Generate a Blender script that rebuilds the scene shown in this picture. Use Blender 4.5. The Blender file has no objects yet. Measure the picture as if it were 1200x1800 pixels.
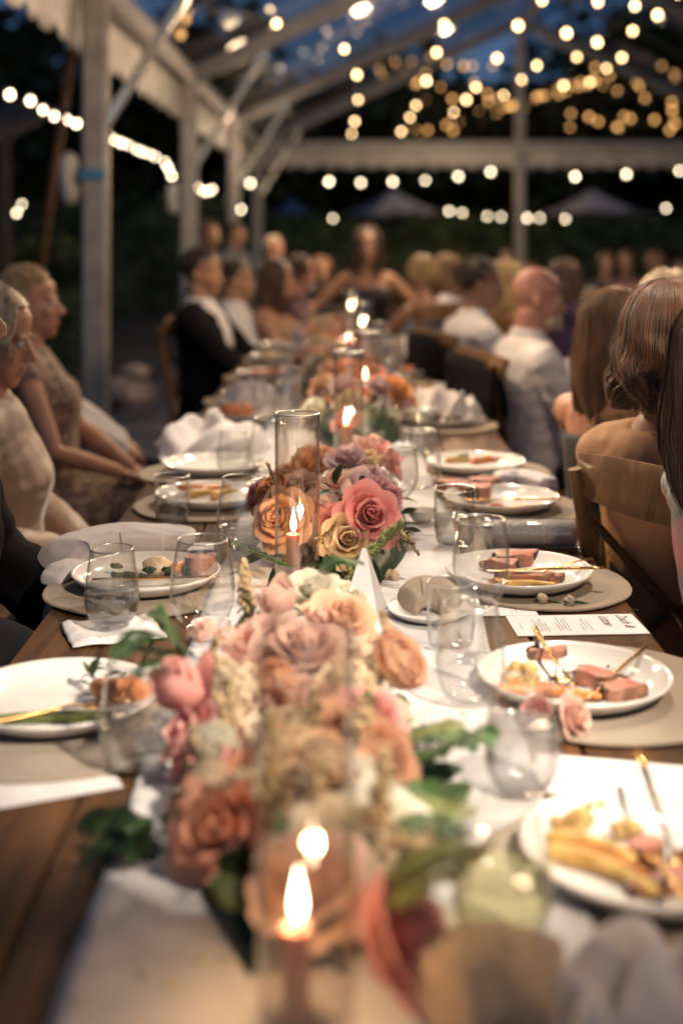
import bpy, math, random
from mathutils import Vector, Matrix, noise
V = Vector
R = random.Random(7)
S = bpy.context.scene
COL = S.collection
rad = math.radians

# ------------------------------------------------------------------ camera
CAMZ, F, HX, HY, TZ = 1.34, 2300.0, 600.0, 405.0, 0.75
cam = bpy.data.objects.new('camera', bpy.data.cameras.new('camera'))
COL.objects.link(cam)
cam.location = (0, 0, CAMZ)
cam.rotation_euler = (rad(90), 0, 0)
cd = cam.data
cd.sensor_fit = 'VERTICAL'; cd.sensor_height = 36; cd.lens = 46
cd.shift_y = -0.275
cd.clip_start = 0.05; cd.clip_end = 400
cd.dof.use_dof = True; cd.dof.focus_distance = 2.1; cd.dof.aperture_fstop = 1.9
S.camera = cam

# ------------------------------------------------------------------ world, exposure
w = bpy.data.worlds.new('World'); S.world = w; w.use_nodes = True
nt = w.node_tree
bg = nt.nodes['Background']
sky = nt.nodes.new('ShaderNodeTexSky'); sky.sky_type = 'NISHITA'
sky.sun_disc = False; sky.sun_elevation = rad(14); sky.sun_rotation = rad(180)
dusk = nt.nodes.new('ShaderNodeMix'); dusk.data_type = 'RGBA'; dusk.blend_type = 'MULTIPLY'
dusk.inputs[0].default_value = 1; dusk.inputs[7].default_value = (.46, .70, 1.25, 1)      # after sunset: only the blue is left
nt.links.new(sky.outputs[0], dusk.inputs[6]); nt.links.new(dusk.outputs[2], bg.inputs[0]); bg.inputs[1].default_value = 0.030
S.view_settings.view_transform = 'Standard'; S.view_settings.look = 'None'
S.view_settings.exposure = 0; S.view_settings.gamma = 1
S.render.engine = 'CYCLES'
cy = S.cycles
cy.use_denoising = True
cy.transparent_max_bounces = 40; cy.max_bounces = 8; cy.transmission_bounces = 8; cy.glossy_bounces = 4; cy.diffuse_bounces = 3
cy.sample_clamp_indirect = 4; cy.sample_clamp_direct = 0
cy.caustics_reflective = False

WARM = (1.0, 0.71, 0.44); KEYC = (1.0, 0.86, 0.69)
def lamp(name, kind, loc, energy, col, size=0.05, target=None, angle=None, blend=0.5):
    d = bpy.data.lights.new(name, kind); d.energy = energy; d.color = col
    d.shadow_soft_size = size
    o = bpy.data.objects.new(name, d); COL.objects.link(o); o.location = loc
    if target is not None:
        o.rotation_euler = (V(target) - V(loc)).to_track_quat('-Z', 'Y').to_euler()
    if angle: d.spot_size = rad(angle); d.spot_blend = blend
    return o
# unseen spots added to light table, flowers and guests, then festoon light and fill
lamp('unseen_spot', 'SPOT', (0.6, 2.5, 2.6), 140, KEYC, 0.04, (0.30, 1.80, .75), 39, 0.45)
lamp('unseen_spot', 'SPOT', (0.35, 4.2, 2.7), 190, KEYC, 0.05, (.0, 3.1, .75), 42, 0.6)
lamp('unseen_spot', 'SPOT', (-1.15, 4.5, 2.52), 400, WARM, 0.05, (0.75, 3.3, 1.0), 60, 0.8)
lamp('unseen_spot', 'SPOT', (1.0, .15, 2.5), 420, KEYC, 0.06, (.0, 1.50, .85), 22, 0.6)
lamp('unseen_spot', 'SPOT', (1.0, .2, 2.5), 140, WARM, 0.06, (.45, 1.75, .85), 50, 0.7)
lamp('unseen_spot', 'SPOT', (-.9, 2.3, 2.5), 70, KEYC, 0.05, (.0, 1.56, .85), 22, 0.5)
for (x, y, z, e) in ((.2, 5.2, 2.3, 70), (1.9, 2.6, 2.5, 45), (-.1, 3.4, 2.4, 18), (.3, 8.5, 2.2, 110), (2.2, 7.0, 2.4, 95), (1.2, 12, 2.1, 60), (1.6, 16.8, 2.1, 90), (-.6, 14.5, 2.2, 35), (-1.9, 8.6, 2.3, 14), (1.6, 20.6, 2.0, 60), (3.2, 26.0, 3.0, 70)):
    lamp('string_fill', 'POINT', (x, y, z), e, WARM, 0.12)  # points standing in for the strings, several added only as fill

# ------------------------------------------------------------------ helpers
def pw(px, py, Y):            # photograph point at a distance Y
    return V(((px - HX) / F * Y, Y, CAMZ - (py - HY) / F * Y))
def pt(px, py, h=0.0):        # photograph point lying h above the table top
    Y = (CAMZ - TZ - h) * F / (py - HY)
    return V(((px - HX) / F * Y, Y, TZ + h))

class MB:
    def __init__(s): s.v = []; s.f = []; s.m = []; s.uv = None
    def add(s, vs, fs, m=0, M=None):
        b = len(s.v)
        if M is not None: vs = [M @ V(p) for p in vs]
        s.v.extend([tuple(p) for p in vs]); s.f.extend([tuple(i + b for i in f) for f in fs]); s.m.extend([m] * len(fs))
        return s
    def box(s, c, sz, M=None, m=0):
        x, y, z = sz[0] / 2, sz[1] / 2, sz[2] / 2
        vs = [V(c) + V((a * x, b * y, d * z)) for d in (-1, 1) for b in (-1, 1) for a in (-1, 1)]
        return s.add(vs, [(0, 2, 3, 1), (4, 5, 7, 6), (0, 1, 5, 4), (2, 6, 7, 3), (0, 4, 6, 2), (1, 3, 7, 5)], m, M)
    def rbox(s, c, sz, b, M=None, m=0):   # box with chamfered edges along its length
        x, y, z = sz[0] / 2, sz[1] / 2, sz[2] / 2
        prof = [(-x + b, -z), (x - b, -z), (x, -z + b), (x, z - b), (x - b, z), (-x + b, z), (-x, z - b), (-x, -z + b)]
        vs = [V(c) + V((p[0], d * y, p[1])) for d in (-1, 1) for p in prof]
        fs = [tuple(range(8)), tuple(reversed(range(8, 16)))] + [(i, 8 + i, 8 + (i + 1) % 8, (i + 1) % 8) for i in range(8)]
        return s.add(vs, fs, m, M)
    def rings(s, rs, seg=12, m=0, M=None, cap=True):   # rs: (centre, half axis a, half axis b)
        vs = []; fs = []
        for (c, a, b) in rs:
            for k in range(seg):
                t = 2 * math.pi * k / seg
                vs.append(V(c) + V(a) * math.cos(t) + V(b) * math.sin(t))
        n = len(rs)
        for i in range(n - 1):
            for k in range(seg):
                k2 = (k + 1) % seg
                fs.append((i * seg + k, i * seg + k2, (i + 1) * seg + k2, (i + 1) * seg + k))
        if cap:
            fs.append(tuple(reversed(range(seg)))); fs.append(tuple((n - 1) * seg + k for k in range(seg)))
        return s.add(vs, fs, m, M)
    def tube(s, pts, r, seg=8, m=0, M=None, flat=1.0, up=None, round_=False):
        pts = [V(p) for p in pts]; n = len(pts)
        rr = list(r) if hasattr(r, '__len__') else [r] * n
        if round_:
            d0 = (pts[0] - pts[1]).normalized(); d1 = (pts[-1] - pts[-2]).normalized()
            a, b = rr[0], rr[-1]
            pts = [pts[0] + d0 * a * .95, pts[0] + d0 * a * .7] + pts + [pts[-1] + d1 * b * .7, pts[-1] + d1 * b * .95]
            rr = [a * .3, a * .71] + rr + [b * .71, b * .3]; n += 4
        rs = []; u = V(up) if up else None
        for i in range(n):
            t = (pts[min(i + 1, n - 1)] - pts[max(i - 1, 0)])
            t = t.normalized() if t.length > 1e-9 else V((0, 0, 1))
            if u is None: u = V((0, 0, 1)) if abs(t.z) < .9 else V((1, 0, 0))
            a = t.cross(u)
            if a.length < 1e-6: a = t.cross(V((1, .2, 0)))
            a.normalize(); b = a.cross(t).normalized(); u = b
            rs.append((pts[i], a * rr[i], b * rr[i] * flat))
        return s.rings(rs, seg, m, M)
    def ell(s, c, r, n=8, seg=12, m=0, M=None):
        rs = []
        for i in range(n + 1):
            t = math.pi * (i + .02 if i == 0 else i - .02 if i == n else i) / n
            q = max(math.sin(t), .03)
            rs.append((V(c) + V((0, 0, -math.cos(t) * r[2])), V((r[0] * q, 0, 0)), V((0, r[1] * q, 0))))
        return s.rings(rs, seg, m, M)
    def lathe(s, prof, seg=24, m=0, M=None):
        rs = [(V((0, 0, z)), V((max(r, 1e-4), 0, 0)), V((0, max(r, 1e-4), 0))) for r, z in prof]
        return s.rings(rs, seg, m, M, cap=False)
    def grid(s, fn, nu, nv, m=0, M=None):
        vs = [fn(i / nu, j / nv) for j in range(nv + 1) for i in range(nu + 1)]
        fs = [(j * (nu + 1) + i, j * (nu + 1) + i + 1, (j + 1) * (nu + 1) + i + 1, (j + 1) * (nu + 1) + i) for j in range(nv) for i in range(nu)]
        return s.add(vs, fs, m, M)
    def mesh(s, name, smooth=True, uvs=None):
        me = bpy.data.meshes.new(name); me.from_pydata(s.v, [], s.f)
        if len(set(s.m)) > 1: me.polygons.foreach_set('material_index', s.m)
        me.polygons.foreach_set('use_smooth', [smooth] * len(s.f))
        if uvs is not None:
            l = me.uv_layers.new(name='UVMap')
            vi = [0] * len(me.loops); me.loops.foreach_get('vertex_index', vi)
            flat = []
            for i in vi: flat += uvs[i]
            l.data.foreach_set('uv', flat)
        me.update()
        return me

def ob(name, me, mat=None, parent=None, loc=None, rot=None, M=None, objmat=None):
    if isinstance(me, MB): me = me.mesh(name)
    o = bpy.data.objects.new(name, me); COL.objects.link(o)
    if mat is not None:
        for mm in (mat if isinstance(mat, (list, tuple)) else [mat]): me.materials.append(mm)
    if objmat is not None:
        if not me.materials: me.materials.append(None)
        o.material_slots[0].link = 'OBJECT'; o.material_slots[0].material = objmat
    if parent: o.parent = parent
    if M is not None: o.matrix_local = M
    if loc is not None: o.location = loc
    if rot is not None: o.rotation_euler = rot
    return o
def tag(o, label, cat, group=None, kind=None):
    o['label'] = label; o['category'] = cat
    if group: o['group'] = group
    if kind: o['kind'] = kind
    return o
def thing(name, label, cat, loc=(0, 0, 0), rz=0, group=None):
    o = bpy.data.objects.new(name, None); COL.objects.link(o)
    o.empty_display_size = .05
    o.location = loc; o.rotation_euler = (0, 0, rz)
    return tag(o, label, cat, group)
def struct(o, label=None):
    o['kind'] = 'structure'
    if label: o['label'] = label
    return o
def copy_tree(o, parent=None):
    c = o.copy(); COL.objects.link(c)
    if parent: c.parent = parent
    for ch in list(o.children): copy_tree(ch, c)
    return c
def sharp(me, deg=35):
    me.set_sharp_from_angle(angle=rad(deg)); return me
def voxel(mb, size, smooth=3):
    me = mb.mesh('tmp'); o = bpy.data.objects.new('tmp', me); COL.objects.link(o)
    m = o.modifiers.new('r', 'REMESH'); m.mode = 'VOXEL'; m.voxel_size = size; m.use_smooth_shade = True
    m2 = o.modifiers.new('s', 'SMOOTH'); m2.factor = .5; m2.iterations = smooth
    dg = bpy.context.evaluated_depsgraph_get(); dg.update()
    r = bpy.data.meshes.new_from_object(o.evaluated_get(dg))
    bpy.data.objects.remove(o); bpy.data.meshes.remove(me)
    r.polygons.foreach_set('use_smooth', [True] * len(r.polygons))
    return r

# ------------------------------------------------------------------ materials
def mk(name):
    m = bpy.data.materials.new(name); m.use_nodes = True
    n = m.node_tree; n.nodes.clear()
    return m, n, n.nodes.new('ShaderNodeOutputMaterial')
def N(n, t, **k):
    x = n.nodes.new('ShaderNode' + t)
    for a, b in k.items():
        if a.startswith('i_'):
            key = a[2:].replace('_', ' ')
            x.inputs[int(key) if key.isdigit() else key].default_value = b
        else: setattr(x, a, b)
    return x
def c4(c, f=1): return (c[0] * f, c[1] * f, c[2] * f, 1)
def mixc(n, fac, a, b, bt='MIX'):
    x = N(n, 'Mix', data_type='RGBA', blend_type=bt)
    for idx, v in ((0, fac), (6, a), (7, b)):
        if isinstance(v, bpy.types.NodeSocket): n.links.new(v, x.inputs[idx])
        else: x.inputs[idx].default_value = v
    return x.outputs[2]
def noise_fac(n, scale, stretch=(1, 1, 1), detail=4, lo=.35, hi=.65, vec='Object'):
    tc = N(n, 'TexCoord'); mp = N(n, 'Mapping'); mp.inputs['Scale'].default_value = stretch
    n.links.new(tc.outputs[vec], mp.inputs[0])
    ns = N(n, 'TexNoise', i_Scale=scale, i_Detail=detail); n.links.new(mp.outputs[0], ns.inputs['Vector'])
    mr = N(n, 'MapRange', i_From_Min=lo, i_From_Max=hi); n.links.new(ns.outputs['Fac'], mr.inputs[0])
    return mr.outputs[0], mp.outputs[0]
def pm(name, col, rough=.5, metal=0, var=.18, scale=9, stretch=(1, 1, 1), bump=0, bscale=80, sheen=0, sss=0, spec=.5, rnd=0, col2=None, trl=0, coat=0, emit=None):
    m, n, out = mk(name)
    fac, vec = noise_fac(n, scale, stretch)
    col2 = col2 or tuple(c * (1 - 2 * var) for c in col)
    c = mixc(n, fac, c4(col2), c4(col, 1 + var * .6))
    if rnd:
        oi = N(n, 'ObjectInfo'); mr = N(n, 'MapRange', i_To_Min=1 - rnd, i_To_Max=1 + rnd)
        n.links.new(oi.outputs['Random'], mr.inputs[0])
        hs = N(n, 'HueSaturation'); n.links.new(mr.outputs[0], hs.inputs['Value']); n.links.new(c, hs.inputs['Color']); c = hs.outputs[0]
    p = N(n, 'BsdfPrincipled', i_Roughness=rough, i_Metallic=metal)
    p.inputs['Specular IOR Level'].default_value = spec
    n.links.new(c, p.inputs['Base Color'])
    if sheen: p.inputs['Sheen Weight'].default_value = sheen
    if coat: p.inputs['Coat Weight'].default_value = coat; p.inputs['Coat Roughness'].default_value = .15
    if sss:
        p.inputs['Subsurface Weight'].default_value = sss; p.inputs['Subsurface Scale'].default_value = .01
        p.inputs['Subsurface Radius'].default_value = (1, .4, .25)
    if bump:
        ns = N(n, 'TexNoise', i_Scale=bscale, i_Detail=3); n.links.new(vec, ns.inputs['Vector'])
        b = N(n, 'Bump', i_Strength=bump, i_Distance=.01); n.links.new(ns.outputs['Fac'], b.inputs['Height']); n.links.new(b.outputs[0], p.inputs['Normal'])
    o = p.outputs[0]
    if trl:
        t = N(n, 'BsdfTranslucent'); n.links.new(c, t.inputs[0])
        mx = N(n, 'MixShader', i_0=trl); n.links.new(o, mx.inputs[1]); n.links.new(t.outputs[0], mx.inputs[2]); o = mx.outputs[0]
    n.links.new(o, out.inputs[0])
    return m
def petal_mat(name, tip, base, trl=.45, rnd=.16):
    m, n, out = mk(name)
    uv = N(n, 'UVMap'); sp = N(n, 'SeparateXYZ'); n.links.new(uv.outputs[0], sp.inputs[0])
    mr = N(n, 'MapRange', i_From_Min=.1, i_From_Max=.95); n.links.new(sp.outputs[1], mr.inputs[0])
    c = mixc(n, mr.outputs[0], c4(base), c4(tip))
    f2, vec = noise_fac(n, 60, (1, 1, 1), 3)
    c = mixc(n, f2, mixc(n, .4, c, c4(tip, .75)), c)
    fv, _ = noise_fac(n, 26, (9, .7, 1), 2, vec='UV')
    c = mixc(n, fv, mixc(n, .32, c, c4(base, .7)), c)
    oi = N(n, 'ObjectInfo'); r2 = N(n, 'MapRange', i_To_Min=1 - rnd, i_To_Max=1 + rnd); n.links.new(oi.outputs['Random'], r2.inputs[0])
    hs = N(n, 'HueSaturation'); n.links.new(r2.outputs[0], hs.inputs['Value']); n.links.new(c, hs.inputs['Color']); c = hs.outputs[0]
    p = N(n, 'BsdfPrincipled', i_Roughness=.75); p.inputs['Specular IOR Level'].default_value = .12; p.inputs['Sheen Weight'].default_value = .15
    t = N(n, 'BsdfTranslucent'); n.links.new(c, p.inputs['Base Color']); n.links.new(c, t.inputs[0])
    mx = N(n, 'MixShader', i_0=trl); n.links.new(p.outputs[0], mx.inputs[1]); n.links.new(t.outputs[0], mx.inputs[2]); n.links.new(mx.outputs[0], out.inputs[0])
    return m
def glass_mat(name, tint=(.985, .985, .98), edge=(.86, .86, .85), gl=1.0, rough=.015, ior=1.5, bump=0):
    m, n, out = mk(name)
    lw = N(n, 'LayerWeight', i_Blend=.5)
    pw_ = N(n, 'Math', operation='POWER', i_1=5.0); n.links.new(lw.outputs['Facing'], pw_.inputs[0])
    c = mixc(n, pw_.outputs[0], c4(tint), c4(edge))
    t = N(n, 'BsdfTransparent'); n.links.new(c, t.inputs[0])
    g = N(n, 'BsdfGlossy', i_Roughness=rough)
    p5 = N(n, 'Math', operation='POWER', i_1=4.2); n.links.new(lw.outputs['Facing'], p5.inputs[0])
    mu = N(n, 'Math', operation='MULTIPLY_ADD', i_1=.55 * gl, i_2=.045 * gl, use_clamp=True); n.links.new(p5.outputs[0], mu.inputs[0])
    if bump:
        tc = N(n, 'TexCoord'); ns = N(n, 'TexNoise', i_Scale=1.3, i_Detail=2); n.links.new(tc.outputs['Object'], ns.inputs['Vector'])
        b = N(n, 'Bump', i_Strength=bump, i_Distance=.1); n.links.new(ns.outputs['Fac'], b.inputs['Height'])
        n.links.new(b.outputs[0], g.inputs['Normal'])
    mx = N(n, 'MixShader'); n.links.new(mu.outputs[0], mx.inputs[0]); n.links.new(t.outputs[0], mx.inputs[1]); n.links.new(g.outputs[0], mx.inputs[2])
    n.links.new(mx.outputs[0], out.inputs[0])
    return m
def water_mat(name, col, ior=1.33, k=.30):
    m, n, out = mk(name)
    g = N(n, 'BsdfRefraction', i_IOR=ior, i_Roughness=.0); g.inputs[0].default_value = c4(col)
    t = N(n, 'BsdfTransparent'); t.inputs[0].default_value = c4(col)
    mx = N(n, 'MixShader', i_0=k); n.links.new(t.outputs[0], mx.inputs[1]); n.links.new(g.outputs[0], mx.inputs[2])
    gl = N(n, 'BsdfGlossy', i_Roughness=.02); lw = N(n, 'LayerWeight', i_Blend=.5); p5 = N(n, 'Math', operation='POWER', i_1=4.5); n.links.new(lw.outputs['Facing'], p5.inputs[0]); fr = N(n, 'Math', operation='MULTIPLY_ADD', i_1=.6, i_2=.05); n.links.new(p5.outputs[0], fr.inputs[0])
    m2 = N(n, 'MixShader'); n.links.new(fr.outputs[0], m2.inputs[0]); n.links.new(mx.outputs[0], m2.inputs[1]); n.links.new(gl.outputs[0], m2.inputs[2])
    n.links.new(m2.outputs[0], out.inputs[0])
    return m
def emit_mat(name, col, st, sample=False):
    m, n, out = mk(name)
    fac, _ = noise_fac(n, 3)
    e = N(n, 'Emission', i_Strength=st); n.links.new(mixc(n, fac, c4(col, .92), c4(col)), e.inputs[0]); n.links.new(e.outputs[0], out.inputs[0])
    if not sample: m.cycles.emission_sampling = 'NONE'
    return m
def wood_mat(name, c1, c2, rough=.38, rnd=.2, axis=1):
    m, n, out = mk(name)
    st = [34, 34, 34]; st[axis] = 1.6
    oi = N(n, 'ObjectInfo'); tc = N(n, 'TexCoord')
    ad = N(n, 'VectorMath', operation='MULTIPLY_ADD'); sc = N(n, 'CombineXYZ')
    mlt = N(n, 'Math', operation='MULTIPLY', i_1=37.0); n.links.new(oi.outputs['Random'], mlt.inputs[0])
    for i in range(3): n.links.new(mlt.outputs[0], sc.inputs[i])
    mp = N(n, 'Mapping'); mp.inputs['Scale'].default_value = st
    n.links.new(tc.outputs['Object'], ad.inputs[0]); ad.inputs[1].default_value = (1, 1, 1); n.links.new(sc.outputs[0], ad.inputs[2])
    n.links.new(ad.outputs[0], mp.inputs[0])
    ns = N(n, 'TexNoise', i_Scale=1.4, i_Detail=7, i_Roughness=.62, i_Distortion=.8); n.links.new(mp.outputs[0], ns.inputs['Vector'])
    mr = N(n, 'MapRange', i_From_Min=.32, i_From_Max=.68); n.links.new(ns.outputs['Fac'], mr.inputs[0])
    c = mixc(n, mr.outputs[0], c4(c1), c4(c2))
    n2 = N(n, 'TexNoise', i_Scale=5, i_Detail=4); n.links.new(tc.outputs['Object'], n2.inputs['Vector'])
    m3 = N(n, 'MapRange', i_From_Min=.4, i_From_Max=.75); n.links.new(n2.outputs['Fac'], m3.inputs[0])
    c = mixc(n, m3.outputs[0], c, mixc(n, .55, c, c4(c1, .5)))
    r2 = N(n, 'MapRange', i_To_Min=1 - rnd, i_To_Max=1 + rnd); n.links.new(oi.outputs['Random'], r2.inputs[0])
    hs = N(n, 'HueSaturation'); n.links.new(r2.outputs[0], hs.inputs['Value']); n.links.new(c, hs.inputs['Color'])
    p = N(n, 'BsdfPrincipled', i_Roughness=rough); n.links.new(hs.outputs[0], p.inputs['Base Color']); p.inputs['Specular IOR Level'].default_value = .22
    b = N(n, 'Bump', i_Strength=.18, i_Distance=.004); n.links.new(ns.outputs['Fac'], b.inputs['Height']); n.links.new(b.outputs[0], p.inputs['Normal'])
    n.links.new(p.outputs[0], out.inputs[0])
    return m
def weave_mat(name, col, scale=900, rough=.9, depth=.5, var=.1, trl=0):
    m, n, out = mk(name)
    fac, vec = noise_fac(n, 14, detail=5)
    tc = N(n, 'TexCoord')
    hts = []
    for d in ('X', 'Y'):
        wv = N(n, 'TexWave', wave_type='BANDS', bands_direction=d, i_Scale=scale / 4, i_Distortion=1.2); n.links.new(tc.outputs['Object'], wv.inputs[0]); hts.append(wv.outputs['Fac'])
    ad = N(n, 'Math', operation='ADD'); n.links.new(hts[0], ad.inputs[0]); n.links.new(hts[1], ad.inputs[1])
    c = mixc(n, fac, c4(col, 1 - var), c4(col, 1 + var * .5))
    mr = N(n, 'MapRange', i_From_Max=2.0, i_To_Min=.85, i_To_Max=1.05); n.links.new(ad.outputs[0], mr.inputs[0])
    hs = N(n, 'HueSaturation'); n.links.new(mr.outputs[0], hs.inputs['Value']); n.links.new(c, hs.inputs['Color'])
    p = N(n, 'BsdfPrincipled', i_Roughness=rough); p.inputs['Sheen Weight'].default_value = .25; p.inputs['Specular IOR Level'].default_value = .2
    n.links.new(hs.outputs[0], p.inputs['Base Color'])
    b = N(n, 'Bump', i_Strength=depth, i_Distance=.002); n.links.new(ad.outputs[0], b.inputs['Height']); n.links.new(b.outputs[0], p.inputs['Normal'])
    n.links.new(p.outputs[0], out.inputs[0])
    return m
def pattern_mat(name, cols, scale, rough=.7, vor=True, bump=.3, sheen=.2):   # lace and floral cloth
    m, n, out = mk(name)
    tc = N(n, 'TexCoord'); ns0 = N(n, 'TexNoise', i_Scale=scale * .7, i_Detail=3); n.links.new(tc.outputs['Object'], ns0.inputs['Vector'])
    mp = mixc(n, .06, tc.outputs['Object'], ns0.outputs['Color'])
    vr = N(n, 'TexVoronoi', i_Scale=scale); n.links.new(mp, vr.inputs['Vector'])
    rp = N(n, 'ValToRGB'); cr = rp.color_ramp
    cr.elements[0].color = c4(cols[0]); cr.elements[1].color = c4(cols[-1]); cr.elements[1].position = .75
    for i, cc in enumerate(cols[1:-1]):
        e = cr.elements.new(.75 * (i + 1) / (len(cols) - 1)); e.color = c4(cc)
    n.links.new(vr.outputs['Distance'], rp.inputs[0])
    p = N(n, 'BsdfPrincipled', i_Roughness=rough); p.inputs['Sheen Weight'].default_value = sheen; p.inputs['Specular IOR Level'].default_value = .25
    n.links.new(rp.outputs[0], p.inputs['Base Color'])
    b = N(n, 'Bump', i_Strength=bump, i_Distance=.004, invert=True); n.links.new(vr.outputs['Distance'], b.inputs['Height']); n.links.new(b.outputs[0], p.inputs['Normal'])
    n.links.new(p.outputs[0], out.inputs[0])
    return m

m_plank = wood_mat('table_wood', (.030, .014, .007), (.15, .066, .024), .45, .18)
m_chair = wood_mat('chair_wood', (.10, .05, .02), (.24, .13, .055), .5, .1, 2)
m_linen = weave_mat('beige_linen', (.44, .355, .27), 900, depth=.6)
m_runner = weave_mat('runner_cloth', (.60, .585, .60), 700, depth=.25)
m_napkin = weave_mat('white_napkin_cloth', (.70, .665, .68), 800, depth=.3)
m_tan = weave_mat('tan_linen', (.60, .43, .28), 900, depth=.5)
m_plate = pm('white_glaze', (.74, .72, .70), .12, var=.03, scale=20, bump=.02, bscale=40)
m_glass = glass_mat('clear_glass', gl=1.7)
m_hurr = glass_mat('hurricane_glass', (.98, .965, .94), (.72, .67, .62), gl=2.6)
m_water = water_mat('still_water', (.97, .98, .99))
m_drink = water_mat('lime_drink', (.95, .94, .74), k=.25)
m_lemon = pm('lemonade', (.62, .60, .24), .15, var=.12, trl=.55)
m_gold = pm('brushed_gold', (.72, .44, .17), .22, 1, var=.1, scale=30)
m_silver = pm('steel', (.6, .58, .55), .2, 1, var=.06)
m_wax = pm('blush_wax', (.78, .45, .36), .45, sss=.5, var=.06, trl=.45)
m_rim = glass_mat('polished_rim', (.9, .9, .88), (.85, .85, .83), gl=6, rough=.3)
m_flame = emit_mat('flame', (1, .80, .52), 26)
m_wick = pm('wick', (.01, .01, .01), .9)
m_paper = pm('card_paper', (.72, .70, .72), .8, var=.03, scale=30)
m_ink = pm('ink', (.03, .03, .035), .7)
def meat_mat():
    m, n, out = mk('roast_cut')
    tc = N(n, 'TexCoord'); sb = N(n, 'VectorMath', operation='SUBTRACT'); sb.inputs[1].default_value = (.5, .5, .5); n.links.new(tc.outputs['Generated'], sb.inputs[0])
    sp = N(n, 'SeparateXYZ'); n.links.new(sb.outputs[0], sp.inputs[0]); cb = N(n, 'CombineXYZ'); n.links.new(sp.outputs[0], cb.inputs[0]); n.links.new(sp.outputs[1], cb.inputs[1])
    ln = N(n, 'VectorMath', operation='LENGTH'); n.links.new(cb.outputs[0], ln.inputs[0])
    f, vec = noise_fac(n, 70, (1, 3, 1)); ad = N(n, 'Math', operation='MULTIPLY_ADD', i_1=.16); n.links.new(f, ad.inputs[0]); n.links.new(ln.outputs['Value'], ad.inputs[2])
    rp = N(n, 'ValToRGB'); rp.color_ramp.elements[0].color = c4((.44, .16, .11)); rp.color_ramp.elements[0].position = .38; rp.color_ramp.elements[1].color = c4((.10, .05, .028)); rp.color_ramp.elements[1].position = .66
    e = rp.color_ramp.elements.new(.52); e.color = c4((.36, .17, .11)); n.links.new(ad.outputs[0], rp.inputs[0])
    p = N(n, 'BsdfPrincipled', i_Roughness=.36); n.links.new(rp.outputs[0], p.inputs['Base Color'])
    ns = N(n, 'TexNoise', i_Scale=160, i_Detail=4); n.links.new(vec, ns.inputs['Vector']); b = N(n, 'Bump', i_Strength=.6, i_Distance=.003); n.links.new(ns.outputs['Fac'], b.inputs['Height']); n.links.new(b.outputs[0], p.inputs['Normal'])
    n.links.new(p.outputs[0], out.inputs[0]); return m
m_meat = meat_mat()
m_crust = pm('roast_crust', (.075, .035, .02), .45, var=.4, scale=60, bump=.5, bscale=120)
m_carrot = pm('roast_carrot', (.62, .22, .05), .35, var=.25, scale=40, col2=(.38, .12, .03), bump=.2, bscale=90)
m_parsnip = pm('roast_parsnip', (.58, .40, .13), .4, var=.3, scale=40, col2=(.36, .2, .05), bump=.25, bscale=90)
m_cauli = pm('roast_cauliflower', (.60, .42, .17), .6, var=.35, scale=45, col2=(.26, .14, .04), bump=.8, bscale=160)
m_mash = pm('mash', (.66, .54, .38), .5, var=.15, scale=40, bump=.4, bscale=90)
m_salmon = pm('salmon', (.66, .24, .10), .35, var=.25, scale=60, bump=.3, bscale=110)
m_herb = pm('herbs', (.035, .06, .018), .6, var=.4, scale=60, bump=.5, bscale=200)
m_aspar = pm('asparagus', (.16, .19, .045), .4, var=.3, scale=40, bump=.2)
m_sauce = pm('gravy', (.20, .085, .03), .25, var=.3, scale=60)
m_leaf = pm('leaf_green', (.075, .125, .045), .45, var=.3, scale=30, rnd=.3, trl=.25)
m_leafd = pm('leaf_dark', (.025, .055, .024), .42, var=.3, scale=30, rnd=.3, trl=.15)
m_fern = pm('fern_green', (.075, .15, .05), .5, var=.3, scale=40, rnd=.2, trl=.3)
m_snap = pm('pale_green', (.27, .31, .11), .5, var=.2, scale=40, trl=.35)
m_plume = pm('plume_beige', (.62, .46, .27), .7, var=.3, scale=60, trl=.3)
m_stemg = pm('stem_green', (.07, .11, .03), .5)
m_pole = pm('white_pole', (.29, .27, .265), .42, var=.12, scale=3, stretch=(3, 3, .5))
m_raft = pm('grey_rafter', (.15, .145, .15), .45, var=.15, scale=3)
m_canvas = pm('white_vinyl', (.56, .53, .52), .5, var=.12, scale=4, trl=.2)
m_black = pm('black_cloth', (.008, .008, .010), .9, var=.3, spec=.15, bump=.2, bscale=300)
PET = {k: petal_mat('petal_' + k, t, b) for k, (t, b) in {
    'peach': ((.88, .60, .43), (.84, .46, .28)), 'pink': ((.87, .49, .46), (.82, .33, .29)), 'hotpink': ((.87, .43, .43), (.80, .17, .15)),
    'blush': ((.89, .66, .57), (.84, .50, .40)), 'cream': ((.84, .74, .60), (.74, .60, .40)), 'orange': ((.84, .46, .22), (.74, .29, .09)),
    'mauve': ((.64, .37, .40), (.54, .25, .28)), 'mustard': ((.88, .72, .50), (.86, .66, .42)), 'white': ((.82, .78, .71), (.62, .58, .38)),
    'coral': ((.88, .50, .36), (.80, .26, .16)), 'lilac': ((.72, .54, .55), (.62, .40, .41)), 'brown': ((.46, .24, .10), (.34, .13, .05))}.items()}
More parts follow.
